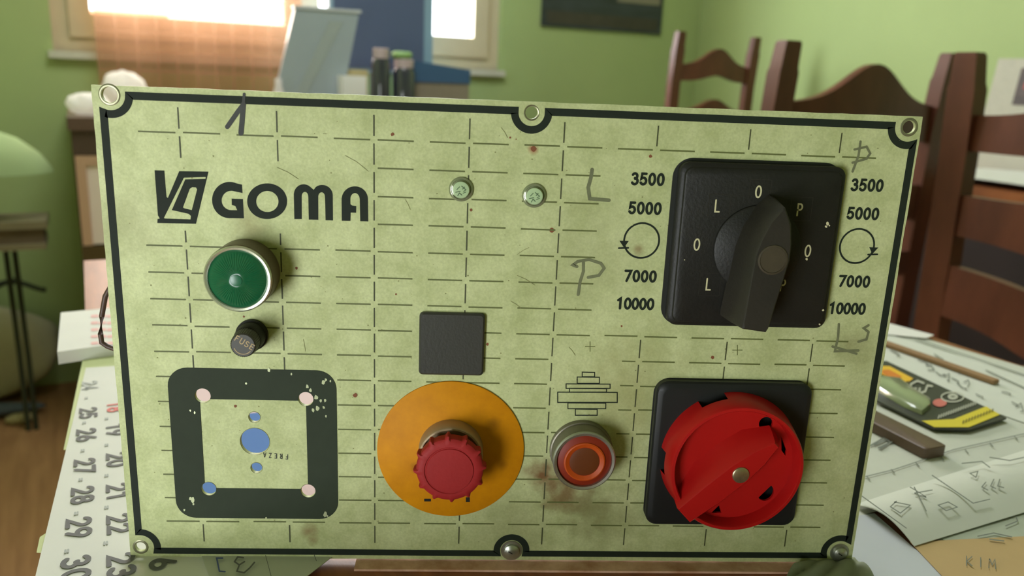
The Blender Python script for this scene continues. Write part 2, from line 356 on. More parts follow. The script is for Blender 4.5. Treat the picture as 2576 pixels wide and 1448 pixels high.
rough_line((-157.0, -178.9), (157.6, -178.9), 60); rough_line((157.6, -178.9), (157.2, 16.4), 40); rough_line((157.2, 16.4), (-156.6, 16.1), 60); rough_line((-156.6, 16.1), (-157.0, -178.9), 40)
fill([edge] + [circ(x, z, r, 32) for x, z, r in holes], 0, 1.5, 'faceplate', plate_m, panel)
rim_m = mat('bare_hole_edge', (150, 148, 118), 0.35, metal=0.7, noise=0.3, nscale=300)
for x, z, r in holes:
    b = MB(); n = 40; w2 = 1.1 if z > 0 or z < -170 else .22
    if (x, z) == (5.2, 12.2): w2 = .7
    prof = [(r + w2, 1.5), (r + w2 * .6, 1.72), (r + .1, 1.6), (r, 0.2)]
    rings = [[PP(x + q * math.cos(2 * PI * k / n), z + q * math.sin(2 * PI * k / n), h) for k in range(n)] for q, h in prof]
    b.loft(rings[::-1], False, False); b.build('hole_rim', rim_m, panel, 50)
H1 = 1.56
def PM(x, z): return PP(x, z, H1)
def UM(px, py): x, z = U(px, py); return PP(x, z, H1)
def UM2(px, py): x, z = U(px, py); return PP(x, z, H1 + .05)
# border line with notches round the fixing holes
b = MB(); XB0, XB1, ZB0, ZB1 = -153.0, 155.0, -175.8, 12.7; Rn = 7.0; RM = 6.4
def notch(cx, cz, r, a0, a1): return arc(cx, cz, r, r, a0, a1, 20)
path = notch(-150.3, 12.8, Rn, 0, -113) + notch(-152.6, -174.0, Rn, 93, -14)
path = [(p) for p in path]
path += notch(5.0, -174.2, RM, 194, -14)[:0]
left = notch(-150.3, 12.8, Rn, -1, -112) + notch(-152.6, -174.0, Rn, 93, -14)
bottom = arc(5.0, -174.2, RM, RM, 194, -14, 24)
right = notch(151.2, -173.8, Rn, 194, 60) + notch(152.3, 12.3, Rn, -68, -183)
top = arc(5.2, 12.2, RM, RM, 5, -185, 24)
stroke(b, left + bottom + right + top, 2.85, PM, caps=True, closed=True); b.build('border_line', ink, panel)
# printed grid
b = MB(); bv = MB(); DX, DY = 36.0, 10.77; g = 1.4; X = lambda c: (c - 3.5) * DX; Zr = lambda r: -r * DY
def hs(c, r, s, l=15.0):
    j = random.uniform(-.12, .12); stroke(b, [(X(c) + s * g, Zr(r) + j), (X(c) + s * l, Zr(r) + j)], .6, PM, caps=False)
def vs(c, z0, z1): stroke(bv, [(X(c), z0), (X(c), z1)], .52, PM, caps=False)
for c in range(8):
    hs(c, 0, -1); hs(c, 0, 1); hs(c, 15, -1); hs(c, 15, 1)
    vs(c, g, 9.2); vs(c, Zr(15) - g, Zr(15) - 9.6)
for c in (0, 1): vs(c, -g, -9.4)
for r in range(4, 9):
    for c in (0, 1): hs(c, r, -1); hs(c, r, 1); vs(c, Zr(r) - g, Zr(r + 1) + g)
for c in (0, 1): vs(c, Zr(4) + g, Zr(4) + 6)
for r in range(9, 15): hs(0, r, -1)
for r in range(4, 15): hs(2, r, -1)
for r in range(0, 15):
    vs(2, Zr(r) - g, Zr(r + 1) + g); vs(3, Zr(r) - g, Zr(r + 1) + g); vs(4, Zr(r) - g, Zr(r + 1) + g)
    if r: hs(2, r, 1); hs(3, r, -1); hs(4, r, -1)
    if r: hs(3, r, 1)
    if 0 < r < 8 or r > 10: hs(4, r, 1)
for r in range(7, 15):
    vs(5, Zr(r) - g, Zr(r + 1) + g); hs(5, r, 1); hs(5, r, -1, 15 if r == 7 or r > 11 else 7)
    for c in (6, 7): vs(c, Zr(r) - g, Zr(r + 1) + g); hs(c, r, 1); hs(c, r, -1)
tag(b.build('grid_lines', olive, panel), 'olive dashes of the printed grid', kind='stuff')
tag(bv.build('grid_ticks', mat('dark_olive_print', (62, 66, 34), 0.6), panel), 'dark upright dashes of the printed grid', kind='stuff')
# maker logo (traced in the pixels of the photograph's sticker-flat print, placed on the plate)
def L(pts): return [U(360 + x / 4.293, 400 + y / 4.293) for x, y in pts]
fill([L([(140, 115), (245, 118), (262, 330), (268, 400), (282, 415), (405, 125), (720, 130), (585, 690), (170, 682), (172, 640), (196, 634), (176, 600)]),
      L([(240, 628), (455, 195), (690, 188), (688, 208), (470, 213), (325, 543), (505, 583), (530, 606), (526, 643), (250, 634)]),
      L([(445, 515), (518, 315), (545, 297), (585, 300), (597, 322), (540, 543), (460, 525)])], 1.5, H1, 'logo_emblem', ink, panel)
fill([L([(1080, 270)] + arc(945, 435, 187, 195, -60, -270, 30)[1:] + [(1100, 632), (1090, 425), (968, 420), (970, 488), (1008, 500), (1028, 545)] + arc(965, 440, 104, 104, 88, 290, 24) + [(1085, 360)])], 1.5, H1, 'logo_letter', ink, panel)
fill([L(arc(1350, 448, 215, 192, 0, 354, 48)), L(arc(1352, 451, 120, 113, 0, 352, 40))], 1.5, H1, 'logo_letter', ink, panel)
fill([L([(1642, 640), (1636, 370)] + arc(1742, 370, 104, 104, 190, 305, 12) + [(1850, 325)] + arc(1940, 385, 115, 112, 235, 358, 12) + [(2058, 655), (1978, 652), (1972, 410)] + arc(1935, 400, 36, 48, 0, -180, 10) + [(1900, 648), (1797, 645), (1792, 400)] + arc(1756, 395, 35, 47, 0, -180, 10) + [(1722, 640)])], 1.5, H1, 'logo_letter', ink, panel)
fill([L([(2152, 658), (2150, 420)] + arc(2292, 425, 141, 137, 185, 358, 20) + [(2437, 665), (2350, 662), (2345, 430)] + arc(2294, 425, 50, 64, 0, -180, 14) + [(2245, 480), (2265, 495), (2308, 500), (2306, 572), (2248, 570), (2245, 660)])], 1.5, H1, 'logo_letter', ink, panel)
# speed numbers
for s, cx, cz in (('3500', 51.3, -11.3), ('5000', 51.1, -22.7), ('7000', 51.5, -50.1), ('10000', 50.3, -61.6), ('3500', 138.8, -10.7), ('5000', 138.8, -22.0), ('7000', 139.4, -49.8), ('10000', 138.1, -61.3)):
    b = MB(); h = 4.9; adv = 3.35 if len(s) == 4 else 3.1; wd_ = 3.6
    tot = adv * (len(s) - 1) + wd_ * .6
    text(b, s, (cx - tot / 2, cz - h / 2), (wd_ * 1.28, 0), (0, h), 1.02, adv / (wd_ * 1.28), PM); b.build('speed_number', ink, panel)
for (cx, cz, s) in ((51.1, -35.6, -1), (138.6, -35.2, 1)):
    b = MB(); stroke(b, arc(cx, cz, 7.0, 7.0, 0, 360, 48), .75, PM, caps=False)
    ax = cx + s * 7.0; az = cz - 1.2
    b.add([PM(ax - 1.9, az + .9), PM(ax + 1.9, az + .9), PM(ax - s * .2, az - 1.9)], [(0, 1, 2)]); stroke(b, [(ax - 1.9, az - 2.1), (ax + 1.9, az - 1.9)], .7, PM)
    b.build('rotation_arrow', ink, panel)
b = MB()
for x0, y0, x1, y1 in ((1575, 6, 1662, 38), (1540, 40, 1695, 85), (1462, 88, 1770, 120), (1485, 120, 1745, 146), (1403, 146, 1820, 218), (1475, 222, 1740, 262), (1527, 265, 1680, 308)):
    P = lambda x, y: (900 + x / 2.796, 930 + y / 2.796)
    stroke(b, [P(x0, y0), P(x1, y0 + 2), P(x1, y1), P(x0, y1)], 2.4, UM, closed=True)
b.build('spindle_symbol', ink, panel)
for x, y in ((1483, 868), (1852, 877)):
    b = MB(); stroke(b, [(x - 12, y), (x + 12, y)], 2, UM); stroke(b, [(x, y - 12), (x, y + 12)], 2, UM); b.build('cross_mark', olive, panel)
# black printed frame with a pale middle, lower left
SQ = (-136.6, -69.4, -159.9, -92.9)
def corner_arc(cx, cz, r, ex, ez, start_vert):
    dz = math.sqrt(r * r - (ex - cx) ** 2); dx = math.sqrt(r * r - (ez - cz) ** 2)
    sz = -1 if ez > (-126) else 1; sx = 1 if ex < -103 else -1
    pv = (ex, cz + sz * dz); ph_ = (cx + sx * dx, ez)
    a_v = math.degrees(math.atan2(pv[1] - cz, pv[0] - cx)); a_h = math.degrees(math.atan2(ph_[1] - cz, ph_[0] - cx))
    a0, a1 = (a_v, a_h) if start_vert else (a_h, a_v)
    while a1 > a0: a1 -= 360
    return arc(cx, cz, r, r, a0, a1, 24)
inner_ = corner_arc(-123.0, -104.8, 3.15, -124.3, -106.2, True) + corner_arc(-81.8, -105.4, 3.05, -81.8, -106.2, False) + corner_arc(-81.8, -146.8, 3.05, -81.8, -146.0, True) + corner_arc(-122.8, -146.4, 3.05, -124.3, -146.0, False)
fill([rrect(*SQ, 8.0, 8), inner_], 1.5, 1.68, 'printed_frame', mat('frame_print', (50, 58, 44), .6, spec=.15, noise=.1, nscale=200), panel)
def UM3(px, py): x, z = U(px, py); return PP(x, z, 1.73)
chips = MB(); white_chip = mat('bare_metal_chip', (190, 196, 158), 0.3, metal=0.4)
for px, py, r in [(815, 957, 6), (822, 951, 4), (833, 954, 3), (679, 927, 5), (622, 960, 3), (775, 968, 5), (735, 937, 3), (783, 978, 5), (797, 995, 6), (808, 1003, 4), (820, 1003, 4), (800, 1022, 6), (789, 1027, 5), (816, 1020, 4), (822, 1042, 3), (488, 1253, 7), (482, 1248, 4), (490, 1262, 3), (820, 1288, 6), (825, 1292, 3), (482, 1028, 3), (493, 1033, 3), (672, 1297, 3), (467, 1277, 3)]:
    k = random.uniform(0, PI); r *= 1.35; chips.add([UM3(px + r * .7 * random.uniform(.6, 1.1) * math.cos(k + 2 * PI * j / 7), py + r * random.uniform(.5, 1) * math.sin(k + 2 * PI * j / 7)) for j in range(7)], [tuple(range(7))])
tag(chips.build('paint_chips', white_chip, panel), kind='stuff')
# marker and pencil writing
b = MB(); stroke(b, [(615, 262), (600, 282), (575, 318)], 12, UM2); stroke(b, [(615, 262), (612, 300), (609, 334)], 13, UM2); stroke(b, [(617, 236), (615, 262)], 7, UM2); tag(b.build('handwritten_mark', marker, panel), 'black marker numeral 1 by the top edge')
def pen(pl, wd, label):
    b = MB()
    for p in pl: stroke(b, p, wd, UM2)
    tag(b.build('handwritten_mark', pencil, panel), label)
pen([[(1488, 425), (1485, 445), (1478, 470), (1482, 498), (1530, 502)]], 9, 'pencil letter L beside the upper speed numbers')
pen([[(1450, 668), (1440, 664), (1452, 655), (1480, 650), (1510, 660), (1518, 672), (1505, 690), (1478, 695)], [(1466, 655), (1466, 680), (1458, 705), (1453, 738)]], 7.5, 'pencil letter P beside the lower speed numbers')
pen([[(2160, 355), (2155, 390), (2140, 430)], [(2145, 375), (2175, 368), (2184, 385), (2175, 398), (2140, 408)]], 6, 'pencil letter P at the top right')
pen([[(2106, 812), (2104, 845), (2096, 880), (2155, 878)], [(2090, 868), (2150, 886)], [(2180, 815), (2168, 822), (2180, 832), (2175, 850), (2155, 856)]], 6, 'smudged pencil L at the right edge')
b = MB(); text(b, 'FREZA', (727, 1138), (-12, -1), (0, 13), 1.8, 1.15, UM2); tag(b.build('handwritten_mark', marker, panel), 'tiny upside-down pen word in the pale square')
# specks and scratches
b = MB(); br = mat('rust_speck', (122, 70, 38), 0.7)
for px, py, r in ((1341, 373, 8), (1387, 577, 7), (1634, 392, 5), (1185, 526, 4), (988, 337, 5), (1283, 345, 3), (1298, 349, 2), (997, 737, 3), (1562, 817, 3), (1790, 895, 5), (1226, 862, 4), (895, 990, 6), (595, 1017, 4), (748, 672, 4), (616, 793, 3)):
    b.add([UM2(px + r * random.uniform(.7, 1.1) * math.cos(2 * PI * j / 9), py + r * random.uniform(.7, 1.1) * math.sin(2 * PI * j / 9)) for j in range(9)], [tuple(range(9))])
tag(b.build('rust_specks', br, panel), kind='stuff')
b = MB(); random.seed(11)
for k in range(260):
    x, z = random.uniform(-150, 150), random.uniform(-172, 8); r = random.choice((.15, .2, .25, .35))
    b.add([PP(x + r * math.cos(2 * PI * j / 6), z + r * random.uniform(.6, 1) * math.sin(2 * PI * j / 6), H1 + .02) for j in range(6)], [tuple(range(6))])
for px, py, ang, ln in ((1020, 500, 1.1, 28), (815, 335, .1, 10), (1285, 755, .6, 30), (1260, 320, 1.0, 30), (1430, 870, .9, 25), (765, 850, 1.4, 30), (1440, 660, .7, 10), (870, 390, .6, 70), (1300, 690, .5, 50), (700, 420, .5, 60), (1330, 620, 2.6, 35)):
    stroke(b, [(px, py), (px + ln * math.cos(ang) * .5, py + ln * math.sin(ang) * .4), (px + ln * math.cos(ang), py + ln * math.sin(ang))], 1.1, UM2)
tag(b.build('dirt_specks', mat('dull_dirt', (128, 128, 82), 0.8), panel), kind='stuff')

# green pilot lamp
barrel_m = mat('brown_grey_barrel', (112, 98, 84), 0.42, metal=0.35, noise=0.15, nscale=120)
b = MB(); lathe(b, -103.5, -52.6, [(13.0, 1.5), (12.9, 12.6), (12.6, 12.9)]); lamp = tag(b.build('pilot_lamp', barrel_m, panel, 40), 'green pilot lamp with a silver rim')
b = MB(); lathe(b, -103.5, -52.6, [(12.4, 12.8), (12.75, 13.1), (12.75, 13.8), (12.2, 14.4), (11.4, 14.2), (11.1, 13.2)]); b.build('lamp_rim', mat('pale_silver_rim', (206, 208, 186), 0.25, metal=0.75), lamp, 40)
def lens_mat():
    m = bpy.data.materials.new('green_ribbed_lens'); m.use_nodes = True; nt = m.node_tree; p = nt.nodes['Principled BSDF']
    p.inputs['Base Color'].default_value = (*s2l((16, 92, 58)), 1); p.inputs['Roughness'].default_value = 0.22; p.inputs['Specular IOR Level'].default_value = 0.6
    p.inputs['Coat Weight'].default_value = 0.4
    return m
gl_m = lens_mat()
b = MB(); n = 120; rings = []
for r, h in ((11.2, 13.3), (10.6, 13.9), (8.5, 14.9), (6.0, 15.6), (3.6, 16.0), (1.9, 16.1)):
    rings.append([PP(-103.5 + r * math.cos(2 * PI * k / n), -52.6 + r * math.sin(2 * PI * k / n), h - (.16 * (k % 2) if 2.5 < r < 11 else 0)) for k in range(n)])
b.loft(rings[::-1], True, False); b.build('green_lens', gl_m, lamp, 30)
b = MB(); lathe(b, -103.5, -52.6, [(2.3, 15.95), (2.2, 16.25), (1.5, 16.4)], 32); tag(b.build('lens_button', mat('pale_green_lens_centre', (30, 100, 68), 0.3), lamp, 40), 'paler green disc at the lens centre')
# fuse holder
b = MB(); lathe(b, -102.2, -78.2, [(6.3, 1.5), (6.3, 3.2), (5.7, 3.5), (5.4, 9.5), (5.2, 9.8)], 48); fuse = tag(b.build('fuse_holder', blackp, panel, 40), 'black fuse cap holder')
b = MB(); n = 72; rr = lambda k, r: r + (.12 if k % 2 else -.06)
b.loft([[PP(-102.2 + rr(k, r) * math.cos(2 * PI * k / n), -78.2 + rr(k, r) * math.sin(2 * PI * k / n), h) for k in range(n)] for r, h in ((4.3, 15.6), (4.75, 15.2), (5.1, 9.6))]); b.build('fuse_cap', mat('dull_black_cap', (52, 50, 40), 0.45), fuse, 40)
b = MB(); a_ = math.radians(-31); e1 = Vector((math.cos(a_), math.sin(a_))); e2 = Vector((-math.sin(a_), math.cos(a_)))
o2 = Vector((-102.2, -78.2)) - e1 * 4.0 + e2 * .1
text(b, 'FUSE', o2, e1 * 2.9, e2 * 2.5, .36, .72, lambda x, z: PP(x, z, 15.66)); stroke(b, arc(-102.2, -78.2, 3.5, 3.5, 200, 320), .3, lambda x, z: PP(x, z, 15.66)); tag(b.build('fuse_lettering', mat('worn_gold_letters', (176, 150, 100), 0.5), fuse), 'worn gold letters FUSE')
# clear rivets
riv_m = mat('clear_stud_flange', (150, 156, 124), 0.16, metal=.45, coat=0.5)
rtop_m = mat('clear_stud_top', (172, 194, 152), 0.2, spec=.6, coat=.4)
shade_m = mat('stud_emboss', (92, 112, 84), 0.3)
for (x, z) in ((-20.7, -17.6), (7.6, -19.1)):
    b = MB(); lathe(b, x, z, [(4.7, 1.5), (4.75, 2.0), (4.3, 2.6), (3.9, 2.7), (3.7, 2.3), (3.4, 2.4), (3.25, 3.9)], 40); rv = b.build('clear_stud', riv_m, panel, 40)
    b = MB(); lathe(b, x, z, [(3.3, 3.7), (3.1, 4.1), (2.9, 4.15)], 40); b.build('stud_top', rtop_m, rv, 40)
    b = MB(); fn = lambda u, v: PP(u, v, 4.2)
    for p in ([(-1.6, .4), (-.6, 1.5)], [(-2, -.6), (-.3, -.2)], [(.2, 1.8), (1.9, .4)], [(.6, .7), (1.3, 1.5)], [(-1.2, -1.9), (-.6, -.8), (.3, -1.6)], [(.8, -.9), (1.9, -.4)], [(1.0, -.2), (1.6, .2)]):
        stroke(b, [(x + q, z - .3 + s_) for q, s_ in p], .32, fn)
    b.build('stud_mark', shade_m, rv)
# blanking plug
b = MB(); ploft(b, [(rrect(-36.0, -9.9, -93.2, -67.0, 1.6), 1.5), (rrect(-36.0, -9.9, -93.2, -67.0, 1.6), 2.9), (rrect(-35.3, -10.6, -92.5, -67.7, 1.4), 3.5)]); b.build('blanking_plug', mat('dark_grey_plug', (50, 50, 44), 0.4, bump=.06, bscale=900), panel, 30)
# emergency stop
EX, EZ = -22.3, -126.9
yel_m = mat('amber_disc', (206, 136, 4), 0.6, spec=.2, rgb2=(188, 120, 4), nscale=90, spots=[(WU(1046, 1172), .0035, (110, 62, 10), .7), (WU(1240, 1060), .004, (120, 75, 12), .5), (WU(1262, 1160), .003, (110, 66, 10), .5)])
b = MB(); lathe(b, EX, EZ, [(30.6, 1.5), (30.6, 2.2), (30.3, 2.4)], 96); tag(b.build('stop_backing_disc', yel_m, panel, 40), 'amber round disc behind the stop button')
b = MB(); stroke(b, [(1067, 1257), (1084, 1257)], 7, lambda x, y: PP(*U(x, y, -2.4), 2.45), caps=False); stroke(b, [(1172, 1256), (1182, 1256)], 12, lambda x, y: PP(*U(x, y, -2.4), 2.45), caps=False); b.build('disc_lettering', blackp, panel)
b = MB(); lathe(b, EX, EZ + .6, [(13.4, 2.4), (13.3, 10.0), (12.9, 10.5), (12.2, 10.6), (11.9, 9.0), (8.5, 8.6)], 64); stop = tag(b.build('stop_button', mat('tan_grey_collar', (158, 136, 104), 0.42, metal=0.3, noise=.1), panel, 40), 'red ribbed emergency stop button on a grey collar')
red_h = mat('matt_red_rubber', (150, 34, 34), 0.6, spec=.25, noise=0.08, nscale=60, bump=.06, bscale=600)
b = MB(); n = 144
def rad(k):
    th = (k / n * 360 - 4) % 30; d = min(th, 30 - th); return 1.0 + (0.095 * math.cos(d / 3.9 * PI / 2) ** .5 if d < 3.9 else 0)
HZ = EZ - .7
def hr(r, h, bump_=1.0): return [PP(EX + r * (1 + (rad(k) - 1) * bump_) * math.cos(2 * PI * k / n), HZ + r * (1 + (rad(k) - 1) * bump_) * math.sin(2 * PI * k / n), h) for k in range(n)]
b.loft([hr(8, 9), hr(11, 10.0, .5), hr(13.2, 13.5), hr(13.5, 17.0), hr(13.2, 18.3), hr(12.4, 19.0, .8), hr(11.0, 19.4, .1), hr(10.2, 19.4, 0), hr(9.9, 19.05, 0), hr(9.6, 19.05, 0), hr(9.3, 19.45, 0), hr(5, 19.7, 0)][::-1]); b.build('button_head', red_h, stop, 35)
# orange push button
OX, OZ = 32.4, -125.8
b = MB(); lathe(b, OX, OZ, [(13.3, 1.5), (13.2, 4.0), (12.7, 4.2), (12.6, 11.8)]); ob = tag(b.build('push_button', mat('grey_worn_barrel', (116, 110, 94), 0.4, metal=0.4, noise=.15, nscale=100), panel, 40), 'orange illuminated push button with a silver rim')
b = MB(); lathe(b, OX, OZ, [(12.6, 11.6), (12.9, 12.0), (12.9, 12.9), (12.4, 13.3), (11.4, 13.1), (11.2, 11.6)]); b.build('button_rim', metal_m, ob, 40)
b = MB(); lathe(b, OX, OZ, [(11.3, 11.0), (11.2, 12.0), (8.6, 13.2), (8.2, 13.2)]); b.build('button_skirt', mat('dark_red_orange', (126, 38, 16), 0.5, spec=.3), ob, 40)
b = MB(); lathe(b, OX, OZ, [(8.6, 13.0), (8.4, 13.7), (7.9, 13.9), (6.3, 13.2), (6.2, 12.6)]); b.build('button_ring', mat('orange_ring', (176, 70, 14), 0.5, spec=.3), ob, 40)
b = MB(); lathe(b, OX, OZ, [(6.4, 13.1), (5.9, 13.25), (3, 13.4)]); b.build('button_centre', mat('brown_orange_centre', (96, 48, 16), 0.4), ob, 40)
# selector switch
SX, SZ = 95.6, -36.3
fill([rrect(61.2, 128.6, -69.8, -2.5, 7.5, 8)], 1.5, 1.7, 'switch_backing_print', mat('black_print', (28, 30, 26), 0.5), panel)
b = MB(); q = lambda d, r: rrect(SX - d, SX + d, SZ - d, SZ + d, r)
ploft(b, [(q(32.6, 4), 1.72), (q(32.6, 4), 5.2), (q(31.9, 3.8), 6.0), (q(31.0, 3.4), 6.3), (q(30.6, 3.2), 7.0), (q(30.0, 3.0), 7.3)]); sel = tag(b.build('selector_switch', blackp, panel, 30), 'black rotary selector switch with pointed handle')
b = MB(); lathe(b, SX, SZ, [(17.3, 7.2), (17.2, 8.4), (16.6, 8.9)]); b.build('knob_disc', blackp, sel, 40)
TH = math.radians(83)
ax1 = Vector((math.cos(TH), math.sin(TH))); ax2 = Vector((math.sin(TH), -math.cos(TH)))
def hnd(cx, cz, prof, h, skew=0.0):
    c = Vector((cx, cz)); pts = [c + ax1 * s + ax2 * (-wv + skew) for s, wv in prof] + [c + ax1 * s + ax2 * (wv + skew) for s, wv in prof[::-1]]
    return [PP(p.x, p.y, h) for p in pts]
pb = [(21.5, .5), (16, 5.0), (8, 8.0), (0, 9.3), (-14, 9.0), (-27, 8.8), (-28.5, 8.4)]
pt = [(19.0, .4), (13.5, 4.0), (6, 6.0), (0, 6.8), (-14, 6.0), (-27, 5.2), (-28.6, 4.6)]
pt2 = [(18.2, .3), (13, 3.4), (6, 5.4), (0, 6.2), (-14, 5.4), (-26.5, 4.6), (-28.0, 4.0)]
pm = [(20.6, .4), (15, 4.7), (7, 7.2), (0, 7.9), (-14, 7.4), (-27, 7.0), (-28.9, 6.4)]
b = MB(); b.loft([hnd(SX, SZ, p, h) for p, h in ((pb, 8.0), (pm, 15), (pt, 24.2), (pt2, 24.9))][::-1])
knob_m = mat('black_knob_plastic', (44, 40, 33), 0.5, spec=.35, rgb2=(36, 34, 28), nscale=50, bump=.08, bscale=700)
b.build('knob_handle', knob_m, sel, 35)
b = MB(); lathe(b, SX + .1, SZ - .6, [(5.7, 24.8), (5.6, 25.3), (5.0, 25.4), (4.9, 25.0)], 40); tag(b.build('knob_cap', mat('brown_black_cap', (66, 58, 42), 0.5, noise=.2, nscale=300), sel, 40), 'brownish round cap on the handle')
cream_l = mat('cream_legend', (196, 190, 150), 0.5)
def legend(s, cx, cz, hh=5.2, part=None):
    b = MB(); text(b, s, (cx - 1.3, cz - hh / 2), (4.4, 0), (0, hh), .62, 1, lambda x, z: PP(x, z, 7.36)); b.build('legend_letter', cream_l, sel)
for s, x, z in (('0', 93.7, -14.0), ('0', 71.7, -35.4), ('0', 116.2, -36.6), ('P', 110.8, -20.4), ('L', 78.2, -20.1), ('L', 77.9, -51.3), ('P', 107.9, -50.7)): legend(s, x, z)
for cx, cz in ((78.5, -51.3), (79, -20.1), (94.3, -13.9), (111.3, -20.1)):
    b = MB(); stroke(b, rrect(cx - 4.2, cx + 4.2, cz - 4.6, cz + 4.6, .3, 1), .22, lambda x, z: PP(x, z, 7.34), closed=True); b.build('legend_recess', knob_m, sel)
b = MB()
for px, py, r in ((2082, 562, 5), (2078, 570, 4), (2086, 567, 3), (2029, 652, 4), (2070, 780, 4), (2062, 815, 3), (1722, 653, 2), (1995, 622, 2)):
    b.add([PP(*[v for v in U(px + r * random.uniform(.5, 1.1) * math.cos(2 * PI * j / 7), py + r * random.uniform(.5, 1.1) * math.sin(2 * PI * j / 7), -7.3)], 7.36) for j in range(7)], [tuple(range(7))])
tag(b.build('scuff_marks', cream_l, sel), kind='stuff')
# main switch, red
MX, MZ = 94.5, -126.1
fill([rrect(61.3, 127.9, -159.3, -93.0, 6.5, 8)], 1.5, 1.7, 'switch_backing_print', bpy.data.materials['black_print'], panel)
b = MB(); q = lambda d, r: rrect(MX - d, MX + d, MZ - d, MZ + d, r)
ploft(b, [(q(32.8, 5), 1.72), (q(32.8, 5), 4.6), (q(32.2, 4.8), 5.5), (q(30.6, 4), 6.2), (q(30, 3.5), 6.3)]); ms = tag(b.build('main_switch', mat('blue_black_plastic', (30, 31, 30), 0.45, spec=.3, noise=.1), panel, 30), 'black main switch with a red dished rotary knob')
red_k = mat('red_plastic', (172, 20, 18), 0.4, spec=.3, noise=0.08, nscale=40)
FH = 12.0
def skip(k, deg): return k == 0 and (100 < deg < 122 or 172 < deg < 192 or 290 < deg < 305)
b = MB(); lathe(b, MX, MZ, [(29.3, 6.4), (28.6, 11.5), (27.6, 17.6), (27.1, 18.3), (26.0, 18.4), (25.6, 17.8), (24.9, FH - .8)], 180, skip)
b.f.pop(); rk = b.build('red_knob', red_k, ms, 35)
kd = math.radians(43); k1 = Vector((math.cos(kd), math.sin(kd))); k2 = Vector((-math.sin(kd), math.cos(kd)))
def K(s, t_): p = Vector((MX, MZ)) + k1 * s + k2 * t_; return (p.x, p.y)
def dhole(s, t_, r, a0): c = K(s, t_); return [(c[0] + r * math.cos(math.radians(a)), c[1] + r * math.sin(math.radians(a))) for a in range(int(a0), int(a0) + 200, 15)]
fx, dh, th_, bh = [(MX + (q[0] - MX) * min(1, lim / math.hypot(q[0] - MX, q[1] - MZ)), MZ + (q[1] - MZ) * min(1, lim / math.hypot(q[0] - MX, q[1] - MZ))) for q, lim in ((U(1928, 1063, -FH), 21.5), (U(1936, 1247, -FH), 20.2), (U(1988, 1118, -FH), 21.8), (U(1798, 1300, -FH), 22.0))]
fill([circ(MX, MZ, 25.0, 64), circ(fx[0], fx[1], 2.9, 24)[::-1], [(dh[0] + 3.6 * math.cos(math.radians(a)), dh[1] + 3.9 * math.sin(math.radians(a))) for a in range(-140, 61, 15)],
      [(th_[0] - 1.4, th_[1] + 4.5), (th_[0] + 1.6, th_[1] - 1.5), (th_[0] + 1.4, th_[1] - 4), (th_[0] - .6, th_[1] - 1.5)],
      [(bh[0] - 2.5, bh[1] - 1.5), (bh[0] + 2, bh[1] - 1.5), (bh[0] + .6, bh[1] + 2.2)]], FH - 1.2, FH, 'knob_floor', red_k, rk)
def kring(prof, h, sk=0.0): return [PP(*K(s, t_ + sk), h) for s, t_ in prof]
def kp(s0, s1, u0, u1, u2, d0, d1, d2):  # bar outline: u = half widths on the upper-left side, d = lower-right side
    return [(s0, -d0), (s0 * .5, -d1), (0, -d1), (s1 * .55, -d2), (s1, -d2 * .35), (s1, u2 * .35), (s1 * .55, u2), (0, u1), (s0 * .5, u1), (s0, u0)]
b = MB(); b.loft([kring(kp(-24.0, 21.5, 6.5, 11.5, 9.8, 4.5, 6.5, 4.6), FH - .2), kring(kp(-27.8, 20.6, 5.6, 8.4, 7.0, 4.2, 6.0, 4.4), 15.5), kring(kp(-28.6, 19.0, 4.7, 5.2, 3.9, 4.0, 5.2, 4.0), 20.6), kring(kp(-28.0, 18.4, 4.1, 4.6, 3.3, 3.5, 4.7, 3.4), 21.2)][::-1])
b.build('knob_grip', red_k, rk, 35)
b = MB(); lathe(b, MX + .3, MZ - .5, [(3.5, 21.1), (3.4, 21.7), (2.9, 22.0)], 32); sw = b.build('grip_screw', mat('brass_screw', (188, 172, 136), 0.3, metal=.85, noise=.3, nscale=300), rk, 40)
# screws in the lower border
for (x, z, r) in ((5.0, -174.2, 3.4), (151.3, -173.8, 3.0)):
    b = MB(); lathe(b, x, z, [(r + 1.3, 1.5), (r + 1.2, 1.9), (r, 2.0), (r * .95, 3.0), (r * .55, 3.7), (r * .2, 3.9)], 36); s = b.build('fixing_screw', metal_m, panel, 50)
    b = MB(); stroke(b, [(x - 1.4, z + .8), (x + .2, z - .2)], .4, lambda u, v: PP(u, v, 3.96)); b.build('screw_slot', blackp, s)
# bodies of the switches behind the plate, and the stray wire
for nm, (x0, x1, z0, z1, dp_) in (('switch_body', (66, 126, -66, -8, 48)), ('switch_body', (66, 126, -156, -97, 45)), ('contact_block', (-37, -8, -142, -112, 38)), ('contact_block', (18, 47, -140, -111, 38)), ('contact_block', (-116, -91, -65, -40, 32))):
    b = MB(); o_ = rrect(x0, x1, z0, z1, 2, 3); ploft(b, [(o_, -dp_), (o_, -1.0), (o_, -.05)]); b.build(nm, blackp, panel, 40)
b = MB(); wp = [(-150, -70, -8), (-160, -66, -24), (-168, -66, -30), (-172.2, -73, -30), (-174.4, -82, -30), (-175.6, -90, -30), (-175.4, -94.0, -30), (-173.2, -95.6, -30), (-169, -97.2, -30), (-160, -100, -26), (-148, -104, -10)]
b.tube([PP(*p) for p in wp], .0011, 10); tag(b.build('stray_wire', mat('brown_wire', (74, 52, 42), 0.5), panel, 60), 'brown wire loop sticking out behind the plate')

